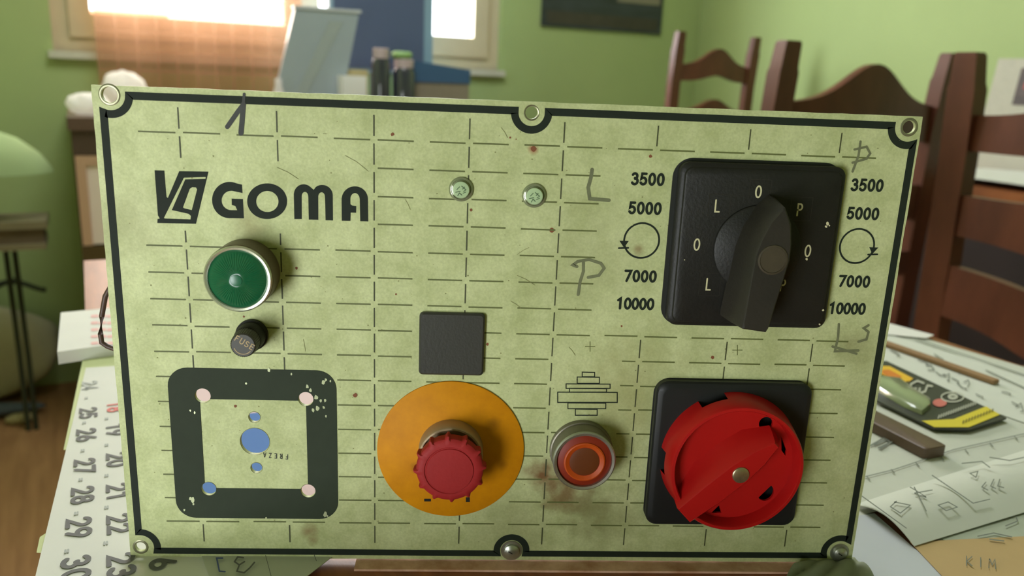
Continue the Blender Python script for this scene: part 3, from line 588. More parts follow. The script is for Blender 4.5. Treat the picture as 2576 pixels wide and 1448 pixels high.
# =================================================================== PAPERS AND SMALL THINGS ON THE TABLE
def lerp4(c, u, v): return c[0] * ((1 - u) * (1 - v)) + c[1] * (u * (1 - v)) + c[2] * (u * v) + c[3] * ((1 - u) * v)
def sheet(name, px, z, m, label, cat='paper', wav=0.0, group=None, thick=.0003, curl=None, nu=14, nv=14):
    """px: four photo corners; the sheet lies at height z (mm above the table)"""
    Z = TABLE_Z + z / 1000
    cs = [hit_z(x, y, Z) for x, y in px]; ce = sum(cs, Vector()) / 4
    def f(u, v):
        p = lerp4(cs, u, v) - ce
        p.z += wav * .001 * (.5 + .5 * math.sin(u * 7 + v * 3) * math.cos(v * 5 - u * 2)) + (curl(u, v) if curl else 0); return p
    b = MB(); b.grid(f, nu, nv, (0, 0, thick)); n = (cs[1] - cs[0]).cross(cs[3] - cs[0])
    if n.z < 0: b.f = [q[::-1] for q in b.f]
    o = b.build(name, m, None, 60, ce); tag(o, label, cat, group); o['_c'] = 0; del o['_c']
    return o, ce, Z
def ink_on(o, ce, Z, lines, wd, m, name='handwriting', lift=.0012, kind=None):
    b = MB(); fn = lambda x, y: hit_z(x, y, Z + lift) - ce
    for p in lines: stroke(b, p, wd, fn)
    return b.build(name, m, o)
white_p = mat('white_paper', (216, 216, 208), 0.75, noise=.05, nscale=30)
grey_p = mat('grey_white_paper', (190, 194, 180), 0.75, noise=.07, nscale=25)
green_p = mat('yellow_green_paper', (196, 204, 150), 0.75, noise=.06)
tan_p = mat('tan_card', (176, 150, 100), 0.75, noise=.08, nscale=25)
pinkp = mat('faint_red_print', (226, 176, 172), 0.75)
num_m = mat('grey_black_number_ink', (96, 96, 96), 0.7)
lgt_m = mat('light_grey_ink', (168, 172, 168), 0.7)
red_ink = mat('red_number_ink', (214, 110, 104), 0.7)
pen_m = mat('pencil_grey_ink', (104, 110, 98), 0.8)
sheet('backing_sheet', [(228, 905), (420, 880), (560, 1400), (90, 1520)][:4] and [(208, 905), (330, 885), (330, 1130), (160, 1130)], 0.0, green_p, 'yellow-green sheet showing under the left edge of the calendar page', wav=.2)
cal_px = [(216, 925), (560, 905), (520, 1560), (62, 1560)]
cal, cc, cz_ = sheet('calendar_page', cal_px, .7, white_p, 'white calendar page with large numbers, left of the control panel', 'calendar', wav=.25)
def cal_num(s, cx, cy, scale, m, name):
    b = MB(); Zc = cz_ + .0006; c = hit_z(cx, cy, Zc); fd = -NT; up = NA       # reads towards the viewer, tops to the right
    h, adv, wdt = .0100 * scale, .0092 * scale, .0132 * scale
    tot = adv * (len(s) - 1) + wdt * .6
    fn = lambda u, v: (c + fd * u + up * v) - cc
    text(b, s, (-tot / 2, -h / 2), (wdt, 0), (0, h), .0020 * scale, adv / wdt, fn); o = b.build(name, m, cal); return o
for s, x, y, sc_ in (('25', 222, 1037, .95), ('26', 217, 1092, 1), ('27', 213, 1170, 1), ('28', 208, 1243, 1), ('29', 198, 1325, 1.05), ('30', 191, 1428, 1.1), ('19', 290, 1079, .95), ('20', 294, 1154, 1), ('21', 296, 1235, 1), ('22', 299, 1315, 1), ('23', 305, 1420, 1.08), ('16', 407, 1400, 1.05)):
    cal_num(s, x, y, sc_, num_m, 'calendar_number')
cal_num('18', 290, 1022, .9, red_ink, 'calendar_number'); cal_num('24', 226, 968, .9, lgt_m, 'calendar_number')
for x, y in ((217, 1000), (212, 1062), (208, 1132), (203, 1205), (192, 1290), (168, 1385), (268, 1052), (268, 1118), (268, 1195), (268, 1275), (266, 1365)): cal_num('=', x, y, .42, lgt_m, 'calendar_mark')
sheet('corner_scrap', [(100, 1350), (140, 1325), (140, 1390), (92, 1388)], .1, green_p, 'small cream paper corner sticking out left under the calendar page')
# white block further back, with a faint red print
b = MB(); Zb = TABLE_Z + .009; c1 = [hit_z(x, y, Zb) for x, y in ((153, 785), (420, 760), (420, 845), (144, 884))]; ce = sum(c1, Vector()) / 4
b.loft([[Vector((p.x - ce.x, p.y - ce.y, z)) for p in c1] for z in (-.0092, -.0002)]); b.f = [q[::-1] for q in b.f]
pad = tag(b.build('paper_pad', white_p, None, None, (ce.x, ce.y, Zb)), 'thick white paper pad with faint red print behind the calendar page', 'paper pad')
b = MB()
for k in range(5):
    y = 795 + k * 17
    for j in range(3): stroke(b, [(232 + j * 20, y), (244 + j * 20, y - 1)], 7, lambda x, yy: hit_z(x, yy, Zb) - Vector((ce.x, ce.y, Zb)))
b.build('red_print', pinkp, pad)
# lower left papers in front of the plate
s1, ce1, z1 = sheet('note_sheet', [(505, 1392), (845, 1392), (705, 1500), (545, 1500)], 1.3, grey_p, 'small white note with a handwritten 3 in front of the panel')
ink_on(s1, ce1, z1, [[(560, 1403), (545, 1403), (552, 1436), (566, 1437)]], 4, mat('blue_pen_ink', (70, 84, 140), .6), 'blue_pen_stroke')
ink_on(s1, ce1, z1, [[(612, 1402), (598, 1400), (590, 1412), (602, 1420), (615, 1412)], [(602, 1420), (596, 1436), (614, 1440), (628, 1428), (640, 1414)]], 4, num_m)
ink_on(s1, ce1, z1, [[(668, 1396), (682, 1448)], [(790, 1394), (796, 1410)]], 1.5, num_m, 'ruled_line')
sheet('stained_edge_paper', [(330, 1400), (500, 1394), (515, 1500), (330, 1500)], .55, white_p, 'white sheet under the note, left of the blue pen stroke')
# blue notebook lying behind the plate, seen through its holes
b = MB(); Zn = TABLE_Z + .008; c1 = [hit_z(x, y, Zn) for x, y in ((470, 1048), (720, 1030), (720, 1330), (430, 1340))]
c1 = [Vector((max(p.x, -.162), max(p.y, .012), 0)) for p in c1]; ce = sum(c1, Vector()) / 4
b.loft([[Vector((p.x - ce.x, p.y - ce.y, z)) for p in c1] for z in (.0012, .008)]); b.f = [q[::-1] for q in b.f]
tag(b.build('blue_notebook', mat('blue_cover', (98, 130, 190), .9, spec=.08), None, None, (ce.x, ce.y, TABLE_Z)), 'blue notebook behind the panel, seen through its round holes', 'notebook')
pk, _, _ = sheet('pink_sheet', [(400, 930), (900, 930), (900, 1110), (400, 1110)], 1.0, mat('pinkish_paper', (226, 200, 202), .9, spec=.1), 'pinkish white sheet behind the panel, seen through its upper holes')
# right-hand papers
base1, c_, z_ = sheet('drawing_sheet', [(2190, 812), (2600, 930), (2700, 1130), (2060, 1330)], 0.2, grey_p, 'large pale drawing sheet under everything right of the panel', wav=.3, nu=20, nv=20)
lines = [[(2150, 1205), (2250, 1180), (2400, 1130), (2600, 1085)]]
for x in range(2180, 2580, 62): y = 1205 - (x - 2150) * .268; lines.append([(x, y), (x + 8, y + 9)])
ink_on(base1, c_, z_, lines, 2.2, pen_m, 'ruled_scale')
ink_on(base1, c_, z_, [[(2190, 1120), (2225, 1100), (2240, 1112), (2215, 1128)], [(2200, 1118), (2240, 1100)], [(2210, 1126), (2250, 1108)]], 4, pen_m)
top1, c_, z_ = sheet('scribbled_sheet', [(2225, 838), (2640, 962), (2640, 1085), (2190, 925)], 1.0, mat('white_note_paper', (200, 204, 192), .75, noise=.05), 'white scribbled sheet between the wooden stick and the black card pack', wav=.2)
scr = []
random.seed(5)
for (x, y) in ((2240, 880), (2310, 905), (2330, 920), (2355, 935), (2375, 945), (2395, 950), (2410, 965), (2425, 960), (2455, 990), (2520, 985), (2545, 1010), (2560, 1020), (2400, 925), (2350, 890)):
    scr.append([(x, y), (x + random.uniform(8, 16), y + random.uniform(-8, 10)), (x + random.uniform(12, 26), y + random.uniform(4, 14)), (x + random.uniform(4, 20), y + random.uniform(8, 16))])
ink_on(top1, c_, z_, scr + [[(2480, 930), (2600, 985)], [(2300, 850), (2600, 950)]], 2.2, pen_m)
far, _, _ = sheet('loose_sheet', [(2235, 812), (2350, 842), (2330, 850), (2225, 840)], 2.0, white_p, 'small bright sheet corner at the far right edge of the table')
# wooden stick
def bar_on(name, p, wdt, z0, z1, m, label, cat, nose=0.0):
    a = hit_z(*p[0], TABLE_Z + z1 / 1000); c = hit_z(*p[1], TABLE_Z + z1 / 1000); d = c - a; L_ = d.length; d.normalize(); ang = math.atan2(d.y, d.x)
    b = MB(); w_ = wdt / 2000; r = wdt / 2000 * nose; o = rrect(0, L_, -w_, w_, max(r, .0004), 4)
    b.loft([[(x, y, z0 / 1000) for x, y in o], [(x, y, (z1 - .6) / 1000) for x, y in o], [(L_ / 2 + (x - L_ / 2) * .985, y * .88, z1 / 1000) for x, y in o]])
    return tag(b.build(name, m, None, 30, (a.x, a.y, TABLE_Z), ang), label, cat)
bar_on('wooden_stick', ((2205, 850), (2508, 955)), 7, 1.8, 5.0, mat('pale_stick_wood', (150, 116, 78), .6, noise=.2, nscale=15, stretch=(1, 8, 1)), 'thin pale brown wooden stick across the papers', 'stick')
bar_on('brown_bar', ((2160, 1025), (2358, 1124)), 17, .9, 7.5, mat('dark_brown_bakelite', (92, 72, 56), .45, noise=.15, nscale=30), 'flat dark brown bar with rounded end in front of the black card pack', 'bar', .35)
# blister card
Zc = TABLE_Z + .0035
def cpx(x, y): return hit_z(2180 + x / 5.172, 880 + y / 5.172, Zc)
card_c = [(100, 150), (260, 140), (1550, 740), (1820, 880), (1330, 1030), (880, 1020), (100, 640)]
b = MB(); cen = cpx(900, 620); pts = [cpx(*p) - cen for p in card_c]
b.loft([[p + Vector((0, 0, z)) for p in pts] for z in (-.0012, 0)][::-1]); card = tag(b.build('blister_pack', mat('black_card', (48, 50, 42), .5), None, None, cen), 'black and yellow blister pack card right of the panel', 'package')
b2 = [p for p in b.f]
def cpoly(pl, name, m, lift=.0004, par=card):
    b = MB(); b.add([cpx(*p) - cen + Vector((0, 0, lift)) for p in pl], [tuple(range(len(pl)))]); return b.build(name, m, par)
yc = mat('yellow_card_print', (206, 190, 50), .5)
cpoly([(1555, 738), (1735, 845), (1330, 1010), (880, 1010), (715, 925), (1130, 905)], 'yellow_strip', yc)
cpoly([(190, 210), (300, 215), (605, 375), (560, 410), (430, 425), (190, 320)], 'yellow_flash', mat('yellow_flash_print', (222, 178, 40), .5))
cpoly([(200, 270), (290, 265), (450, 350), (420, 400), (330, 390), (200, 310)], 'orange_flash', mat('orange_flash_print', (204, 120, 34), .5), .0008)
wl = mat('white_card_letters', (176, 178, 162), .5)
b = MB(); fn = lambda x, y: cpx(x, y) - cen + Vector((0, 0, .0006))
stroke(b, [(850, 480), (790, 470), (760, 550), (680, 570), (690, 510)], 26, fn); stroke(b, [(740, 440), (660, 410), (580, 450), (560, 520), (640, 510)], 26, fn)
b.build('card_lettering', wl, card)
b = MB(); stroke(b, arc(1115, 620, 145, 62, 0, 360, 30), 18, fn, caps=False); stroke(b, arc(1120, 615, 50, 24, 0, 360, 16), 34, fn, caps=False); b.build('card_emblem', wl, card)
b = MB()
for k in range(16): x = 930 + k * 32; y = 880 - k * 12; stroke(b, [(x, y + 18), (x + 14, y - 22)], 15, fn)
b.build('card_lettering', wl, card)
b = MB()
for k in range(11): x = 1250 + k * 38; y = 948 - k * 15; stroke(b, [(x, y + 14), (x + 12, y - 16)], 16, lambda x, y: cpx(x, y) - cen + Vector((0, 0, .0008)))
b.build('strip_lettering', mat('dark_strip_letters', (92, 84, 30), .5), card)
cpoly([(950 + 92 * math.cos(k * PI / 8), 695 + 52 * math.sin(k * PI / 8)) for k in range(16)], 'pink_dot', mat('pink_dot_print', (196, 106, 98), .5), .0006)
b = MB(); rg = []
for sc_, z in ((1, .0002), (.96, .003), (.8, .0042)):
    rg.append([cpx(450 + (x - 450) * sc_, 620 + (y - 620) * sc_) - cen + Vector((0, 0, z)) for x, y in ((100, 360), (420, 400), (640, 560), (830, 680), (830, 760), (720, 850), (500, 760), (100, 520))])
b.loft(rg[::-1]); b.build('blister_bubble', mat('green_grey_bubble', (134, 146, 112), .18, spec=.7, coat=.4), card, 50)
# curled sheets, lower right
cu = lambda u, v: .010 * math.sin(PI * min(1, v * 1.0)) * (1 - .3 * u)
sh3, c_, z_ = sheet('folded_drawing', [(2150, 1268), (2620, 1118), (2640, 1268), (2300, 1372)], 2.0, grey_p, 'curled pencil drawing sheet nearest the lower right corner of the panel', wav=0, curl=lambda u, v: .005 * math.sin(PI * v), nu=16, nv=18)
ls = [[(2345, 1195), (2448, 1265), (2490, 1255)], [(2255, 1260), (2240, 1274), (2265, 1290), (2290, 1270), (2250, 1262)], [(2360, 1270), (2385, 1262), (2408, 1275), (2380, 1284), (2360, 1270)], [(2165, 1245), (2280, 1328)], [(2300, 1225), (2330, 1285)], [(2480, 1212), (2470, 1224), (2485, 1232)], [(2500, 1205), (2492, 1222), (2505, 1228)], [(2515, 1205), (2510, 1222), (2525, 1226)],
      [(2290, 1225), (2330, 1250), (2300, 1240), (2345, 1232)], [(2440, 1190), (2455, 1200), (2460, 1185), (2440, 1190)], [(2490, 1150), (2540, 1158), (2576, 1150)], [(2420, 1165), (2470, 1160), (2490, 1175)]]
b = MB()
for p in ls: stroke(b, p, 2.6, lambda x, y: hit_z(x, y, z_ + .0062) - c_)
b.build('pencil_drawing', pen_m, sh3)
sh4, c_, z_ = sheet('drawing_sheet', [(2335, 1352), (2640, 1262), (2640, 1345), (2500, 1376)], .9, mat('grey_green_paper', (158, 166, 146), .75, noise=.08), 'grey-green sketch sheet between the curled drawing and the tan card', wav=.2)
ink_on(sh4, c_, z_, [[(2460, 1348), (2500, 1340), (2545, 1350)], [(2530, 1322), (2560, 1310), (2556, 1300)], [(2490, 1356), (2525, 1360)]], 3, pen_m)
tc_, c_, z_ = sheet('tan_card', [(2290, 1362), (2640, 1345), (2640, 1500), (2420, 1500)], 1.2, tan_p, 'tan card with scrawled letters in the bottom right corner', 'card')
b = MB(); text(b, 'KIM', (2428, 1422), (34, 4), (0, -26), 2.4, .85, lambda x, y: hit_z(x, y, z_ + .0008) - c_); b.build('scrawled_letters', pen_m, tc_)
sheet('pale_blue_sheet', [(2100, 1305), (2200, 1290), (2440, 1500), (2080, 1500)], .6, mat('pale_blue_grey_paper', (178, 184, 186), .75, noise=.05), 'pale blue-grey sheet at the lower right corner of the panel')
# crumpled grey-green cloth poking from under the right end of the plate
b = MB(); cs = [hit_z(x, y, TABLE_Z + .001) for x, y in ((2010, 1412), (2150, 1402), (2215, 1480), (1960, 1480))]; ce = sum(cs, Vector()) / 4
b.grid(lambda u, v: lerp4(cs, u, v) - ce + Vector((0, 0, .0035 * abs(math.sin(u * 9 + v * 4)) * min(1, v * 3 + .15))), 24, 14, (0, 0, .0008)); b.f = [q[::-1] for q in b.f] if (cs[1] - cs[0]).cross(cs[3] - cs[0]).z < 0 else b.f
tag(b.build('crumpled_cloth', mat('grey_green_cloth', (140, 146, 120), .9, noise=.2, nscale=60), None, 60, ce), 'crumpled grey-green cloth under the right bottom corner of the panel', 'cloth')
# thin strip coloured for light reflected off the tabletop before the plate
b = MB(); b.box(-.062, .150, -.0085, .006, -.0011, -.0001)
tag(b.build('pale_reflection', reflect_m, None, None, (0, 0, TABLE_Z)), 'pinkish brown strip standing in for light on the wood along the bottom of the panel', 'strip')

# =================================================================== CHAIRS
chair_m = mat('reddish_brown_wood', (104, 58, 40), 0.42, rgb2=(80, 42, 28), nscale=7, stretch=(3, 3, 1), bump=.04)
seat_m = mat('woven_rush_seat', (128, 100, 62), .8, noise=.3, nscale=60)
def make_chair(name, label, a, t, rot, W_, Ht, post=.042, group='ladder-back chairs', rails=None, hump=.05, seat_h=.46, depth=.40):
    """x along the back, +y towards the seat front, origin on the floor under the middle of the back"""
    c = thing(name, label, 'chair', RW(a, t, 0), ANG + rot, group); hw = W_ / 2
    for s in (-1, 1):
        b = MB(); k = post / 2; secs = []
        for z, dy, kk in ((0, .012, .8), (seat_h, .0, 1), (Ht - .16, -.012, 1), (Ht - .055, -.02, 1.0), (Ht - .045, -.021, .90), (Ht - .005, -.026, .82), (Ht, -.027, .72)):
            secs.append([(s * hw + sx * k * kk, dy + sy_ * k * .7 * kk, z) for sx, sy_ in ((-1, -1), (1, -1), (1, 1), (-1, 1))])
        b.loft(secs); b.build('back_leg', chair_m, c, 40)
        b = MB(); k = .019
        b.loft([[(s * (hw + .01) + sx * k * kk, depth + sy_ * k * kk, z) for sx, sy_ in ((-1, -1), (1, -1), (1, 1), (-1, 1))] for z, kk in ((0, .75), (.3, 1), (seat_h - .035, 1))]); b.build('front_leg', chair_m, c, 40)
        b = MB(); b.box(s * hw - .012, s * hw + .012, .02, depth - .019, .17, .195); b.build('stretcher', chair_m, c)
    for y0 in (.0, depth):
        b = MB(); b.box(-hw + .02, hw - .02, y0 - .011, y0 + .011, .24, .27); b.build('stretcher', chair_m, c)
    b = MB(); o = rrect(-hw - .008, hw + .008, .024, depth + .03, .02, 4); b.loft([[(x, y, z) for x, y in o] for z in (seat_h - .035, seat_h - .005)] + [[(x * .94, .2 + (y - .2) * .94, seat_h + .006) for x, y in o]]); b.build('seat', seat_m, c, 40)
    for (z0, z1, hp, lo) in rails:           # bottom, top at the posts, hump height, lower-edge rise
        b = MB(); n = 24; top_, bot = [], []
        for i in range(n + 1):
            u = i / n; x = -hw + post * .3 + (W_ - post * .6) * u; g_ = math.exp(-((u - .5) / .215) ** 2); g2 = math.sin(PI * u)
            bow = -.010 - .02 * math.sin(PI * u); top_.append((x, bow, z1 + hp * g_ + hp * .15 * g2)); bot.append((x, bow, z0 + lo * g_))
        rings = [[(bx, by + d, bz) for (bx, by, bz), d in ((p, -.009), (q, -.009), (q, .009), (p, .009))] for p, q in zip(bot, top_)]
        b.loft(rings); b.build('back_rail', chair_m, c, 40)
    return c
std = lambda H_, hp: [(H_ - .125, H_ - .085, hp, .0), (H_ - .27, H_ - .205, .02, .0), (H_ - .40, H_ - .345, .015, .0)]
make_chair('ladder_back_chair', 'smallest ladder-back chair, standing in the far corner by the poster', 1.71, 1.90, 0.0, .315, 1.115, .036, rails=[(.965, 1.015, .048, .02), (.80, .87, .035, .012), (.68, .73, .02, .0)])
make_chair('ladder_back_chair', 'middle ladder-back chair with a tall arched top rail behind the panel', 1.195, .86, 0.0, .445, 1.036, .046, rails=[(.86, .930, .066, .0), (.70, .77, .03, 0), (.58, .63, .02, 0)])
make_chair('ladder_back_chair', 'nearest ladder-back chair, cut off by the right edge of the photo', 1.115, .345, -PI / 2, .445, 1.020, .046, rails=[(.870, .925, .030, .004), (.735, .800, .006, -.012), (.60, .685, -.012, -.03)])

# =================================================================== SECOND TABLE AND RIGHT WALL THINGS
t2 = thing('side_table', 'dark wooden side table with papers beyond the nearest chair', 'table', RW(0, 0, 0), ANG)
b = MB(); b.box(1.56, 2.0, .0, 1.25, .735, .765); b.build('tabletop', wood_m, t2)
for ax in (1.59, 1.92):
    for ty in (.03, 1.17):
        b = MB(); b.box(ax, ax + .05, ty, ty + .05, 0, .735); b.build('leg', wood_m, t2)
def rgrid(name, a0, a1, t0, t1, z, m, label, cat, wav=.004, th=.0012, seed=0):
    b = MB(); ca_, ct = (a0 + a1) / 2, (t0 + t1) / 2
    b.grid(lambda u, v: (a0 - ca_ + (a1 - a0) * u, t0 - ct + (t1 - t0) * v, wav * (math.sin(u * 6 + seed) * math.cos(v * 7 + seed) + 1)), 14, 14, (0, 0, th))
    return tag(b.build(name, m, None, 60, RW(ca_, ct, z + th), ANG), label, cat)
rgrid('paper_spread', 1.57, 1.93, .02, 1.05, .766, white_p, 'white papers spread on the side table behind the nearest chair', 'paper', .008, seed=1)
b = MB(); b.box(-.16, .16, -.012, .012, 0, .036); tag(b.build('green_case', mat('green_plastic', (30, 110, 82), .4), None, None, RW(1.80, .66, .786), ANG + PI / 2 - .2), 'green plastic case on the papers of the side table', 'case')
b = MB(); b.box(1.562, 1.582, .085, 1.165, .06, .735); b.build('under_table_shade', mat('shade_dark', (40, 28, 24), .6), t2)  # dark panel put in for the shade under the side table
# leaning newspaper
np_ = thing('newspaper', 'folded newspaper with a dark photo leaning against the right wall', 'newspaper', RW(1.965, .78, .767), ANG)
b = MB(); b.loft([[(x + o_, y, z) for (x, z) in ((0, 0), (.04, .285))for o_ in ((-.008, .008) if x == 0 else (.008, -.008))] for y in (-.28, .33)]); b.build('newspaper_fold', mat('newsprint', (184, 180, 162), .8, noise=.1, nscale=60), np_)
b = MB(); f_ = lambda y, z: (-.0095 + z / .285 * .04, y, z)
b.add([f_(.21, .17), f_(.262, .17), f_(.262, .262), f_(.21, .262)], [(0, 1, 2, 3)]); b.build('printed_photo', mat('dark_news_photo', (88, 74, 68), .6, noise=.5, nscale=40), np_)
b = MB(); f2 = lambda y, z: (-.0105 + z / .285 * .04, y, z)
b.add([f2(.225, .21), f2(.243, .21), f2(.243, .228), f2(.225, .228)], [(0, 1, 2, 3)]); b.build('red_print', mat('red_news_print', (176, 60, 56), .6), np_)
# poster on the back wall
pa0, _, pz0 = hit_t(1360, 65, T1 - .004); pa1, _, pz1 = hit_t(1660, 88, T1 - .004)
post = thing('wall_poster', 'dark blue-grey poster hanging on the green back wall', 'poster', RW(pa0, T1 - .003, pz0), ANG)
pw = pa1 - pa0; b = MB(); b.box(0, pw, -.006, .0, 0, .62); b.build('poster_sheet', mat('dark_poster_print', (62, 70, 74), .55, rgb2=(40, 46, 44), nscale=6, stretch=(1, 1, 5)), post)
b = MB(); b.box(pw * .60, pw * .97, -.0075, -.0062, .105, .34); b.build('poster_panel', mat('tan_poster_print', (136, 130, 112), .55, noise=.1), post)
b = MB(); b.box(.02, pw - .02, -.0075, -.0062, .012, .055); tag(b.build('poster_band', mat('brown_grey_band', (72, 68, 58), .6, noise=.3, nscale=14), post), 'brownish grey strip along the bottom of the poster')

# =================================================================== CABINET UNDER THE WINDOW AND WHAT STANDS ON IT
CT = 1.93; CZ = .822
cab = thing('cabinet', 'long low brown cabinet with glossy doors under the window', 'cabinet', RW(0, 0, 0), ANG)
cab_m = mat('brown_veneer', (102, 80, 66), .35, noise=.15, nscale=10, stretch=(1, 1, 6)); c0, c1_ = -.175, 1.0
b = MB(); b.box(c0, c0 + .02, CT + .01, 2.37, 0, CZ - .03); b.box(c1_ - .02, c1_, CT + .01, 2.37, 0, CZ - .03); b.box(c0 + .02, c1_ - .02, 2.34, 2.37, 0, CZ - .03); b.box(c0 + .02, c1_ - .02, CT + .01, 2.34, .30, .32); b.build('carcass', cab_m, cab)
b = MB(); b.box(c0 - .006, c1_ + .01, CT - .012, 2.385, CZ - .03, CZ); b.build('cabinet_top', cab_m, cab)
b = MB(); b.box(c0, c1_, CT - .004, CT + .01, CZ - .088, CZ - .03); b.build('top_rail', mat('dark_brown_rail', (82, 66, 54), .3), cab)
b = MB(); b.box(c0, c1_, CT - .010, CT + .01, .478, .512); b.build('middle_rail', mat('olive_brown_rail', (84, 68, 36), .35), cab)
gdoor = mat('glossy_pinkish_door', (238, 222, 208), .25, spec=.6, coat=.3); low_m = mat('grey_pink_drawer_front', (150, 134, 122), .5, noise=.15, nscale=12)
for k in range(3):
    x0 = c0 + .004 + k * .391; x1 = x0 + .387
    b = MB(); b.box(x0, x0 + .022, CT - .004, CT + .008, .514, CZ - .090); b.box(x1 - .022, x1, CT - .004, CT + .008, .514, CZ - .090); b.box(x0 + .022, x1 - .022, CT - .004, CT + .008, CZ - .112, CZ - .090)
    d_ = b.build('door', mat('cream_pink_frame', (196, 160, 130), .35) if k == 0 else bpy.data.materials['cream_pink_frame'], cab)
    b = MB(); b.box(x0 + .022, x1 - .022, CT + .001, CT + .006, .516, CZ - .112); b.build('door_panel', gdoor, d_)
    b = MB(); b.box(x0, x1, CT - .002, CT + .01, .06, .474); dr = b.build('drawer_front', low_m, cab)
    b = MB(); b.tube([(x0 + .15, CT - .016, .40), (x0 + .24, CT - .016, .40)], .005, 10); b.build('handle', metal_m, dr, 50)
def on_cab(name, px, T, m, label, cat, depth=.02, lean=0.0, bottom=CZ):  # a slab whose front face spans photo pixels l,r,top
    (x0, y0), (x1, y1) = px; a0, _, zt = hit_t(x0, y0, T); a1, _, zb = hit_t(x1, y1, T)
    b = MB(); w_ = a1 - a0; h = zt - bottom
    b.loft([[(0, 0, 0), (w_, 0, 0), (w_, depth, 0), (0, depth, 0)], [(lean, 0, h), (w_ + lean, 0, h), (w_ + lean, depth, h), (lean, depth, h)]])
    return tag(b.build(name, m, None, None, RW(a0, T, bottom + .0005), ANG), label, cat)
# sheer curtain
a0, _, _ = hit_t(232, 0, 2.33); a1, _, _ = hit_t(760, 100, 2.33)
b = MB(); b.grid(lambda u, v: (u * (a1 - a0), .010 * math.sin(u * 22) * min(1, .2 + u * 3), .0 + v * (2.325 - CZ - .004)), 60, 4)
tag(b.build('curtain', sheer('sheer_brown_weave', (192, 144, 112), .64, .13), None, 80, RW(a0, 2.33, CZ + .004), ANG), 'sheer brown checked curtain over the left part of the window', 'curtain')
b = MB(); b.tube([(-.12, 0, 0), (1.6, 0, 0)], .011, 12); tag(b.build('curtain_rod', cream_m, None, 50, RW(-.2, 2.33, 2.345), ANG), 'curtain rod above the window, out of view', 'curtain rod')
# tilted grey screen lid
p = [hit_t(x, y, 2.02) for x, y in ((742, 22), (905, 25), (862, 240), (692, 240))]
bl, br_ = p[3], p[2]; zb = CZ; b = MB(); k0 = (p[3][2] - CZ) / (p[0][2] - p[3][2])
xl0 = p[3][0] - (p[0][0] - p[3][0]) * k0; xr0 = p[2][0] - (p[1][0] - p[2][0]) * k0; A_ = xl0
b.loft([[(xl0 - A_, 0, 0), (xr0 - A_, 0, 0), (xr0 - A_, .018, 0), (xl0 - A_, .018, 0)], [(p[0][0] - A_, 0, p[0][2] - zb), (p[1][0] - A_, 0, p[1][2] - zb), (p[1][0] - A_, .018, p[1][2] - zb), (p[0][0] - A_, .018, p[0][2] - zb)]])
lid = tag(b.build('grey_screen', mat('blue_grey_shell', (170, 182, 190), .3, metal=.2, noise=.05, nscale=5), None, None, RW(A_, 2.02, CZ + .0005), ANG), 'tilted grey flat screen standing in front of the curtain', 'screen')
b = MB(); b.box(p[0][0] - A_ - .004, p[1][0] - A_ + .004, -.003, .021, p[0][2] - zb, p[0][2] - zb + .008); b.build('screen_edge', mat('pale_edge', (190, 196, 200), .3), lid)
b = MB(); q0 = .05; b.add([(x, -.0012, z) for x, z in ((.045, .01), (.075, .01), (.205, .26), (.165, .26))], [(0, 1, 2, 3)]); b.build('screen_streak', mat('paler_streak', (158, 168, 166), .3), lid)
# dark blue monitor
ma0, _, _ = hit_t(828, 0, 2.17); ma1, _, _ = hit_t(1090, 10, 2.17); mzb = hit_t(1060, 188, 2.17)[2]
mon = thing('monitor', 'dark blue flat monitor in front of the window', 'monitor', RW(ma0, 2.17, CZ), ANG)
mw = ma1 - ma0; zb = mzb - CZ
b = MB(); b.box(0, mw, .0, .025, zb, zb + .40); b.build('monitor_case', mat('blue_grey_case', (136, 166, 186), .35), mon)
b = MB(); b.box(.012, mw - .030, -.002, .002, zb + .012, zb + .388); b.build('monitor_screen', mat('navy_screen', (86, 98, 128), .35), mon)
b = MB(); b.box(mw / 2 - .03, mw / 2 + .03, .02, .035, .01, zb + .1); b.box(mw / 2 - .11, mw / 2 + .11, -.03, .10, .0005, .012); b.build('monitor_stand', mat('dark_stand', (50, 56, 66), .5), mon)
# blue and tan carton
ba0, _, bz0 = hit_t(1030, 150, 2.0); ba1, _, bz1 = hit_t(1181, 176, 2.0); zm = hit_t(1100, 208, 2.0)[2]
box = thing('carton', 'blue and tan carton box standing right of the jars', 'box', RW(ba0, 2.0, CZ), ANG); bw = ba1 - ba0
b = MB(); b.box(0, bw, 0, .09, 0.0005, zm - CZ); b.build('carton_body', mat('tan_grey_cardboard', (140, 130, 112), .7, noise=.1), box)
b = MB(); b.loft([[(-.002, -.003, zm - CZ), (bw + .002, -.003, zm - CZ), (bw + .002, .093, zm - CZ), (-.002, .093, zm - CZ)], [(-.002, -.003, bz0 - CZ), (bw + .002, -.003, bz1 - CZ), (bw + .002, .093, bz1 - CZ), (-.002, .093, bz0 - CZ)]]); b.build('carton_lid', mat('blue_cardboard', (58, 92, 128), .6), box)
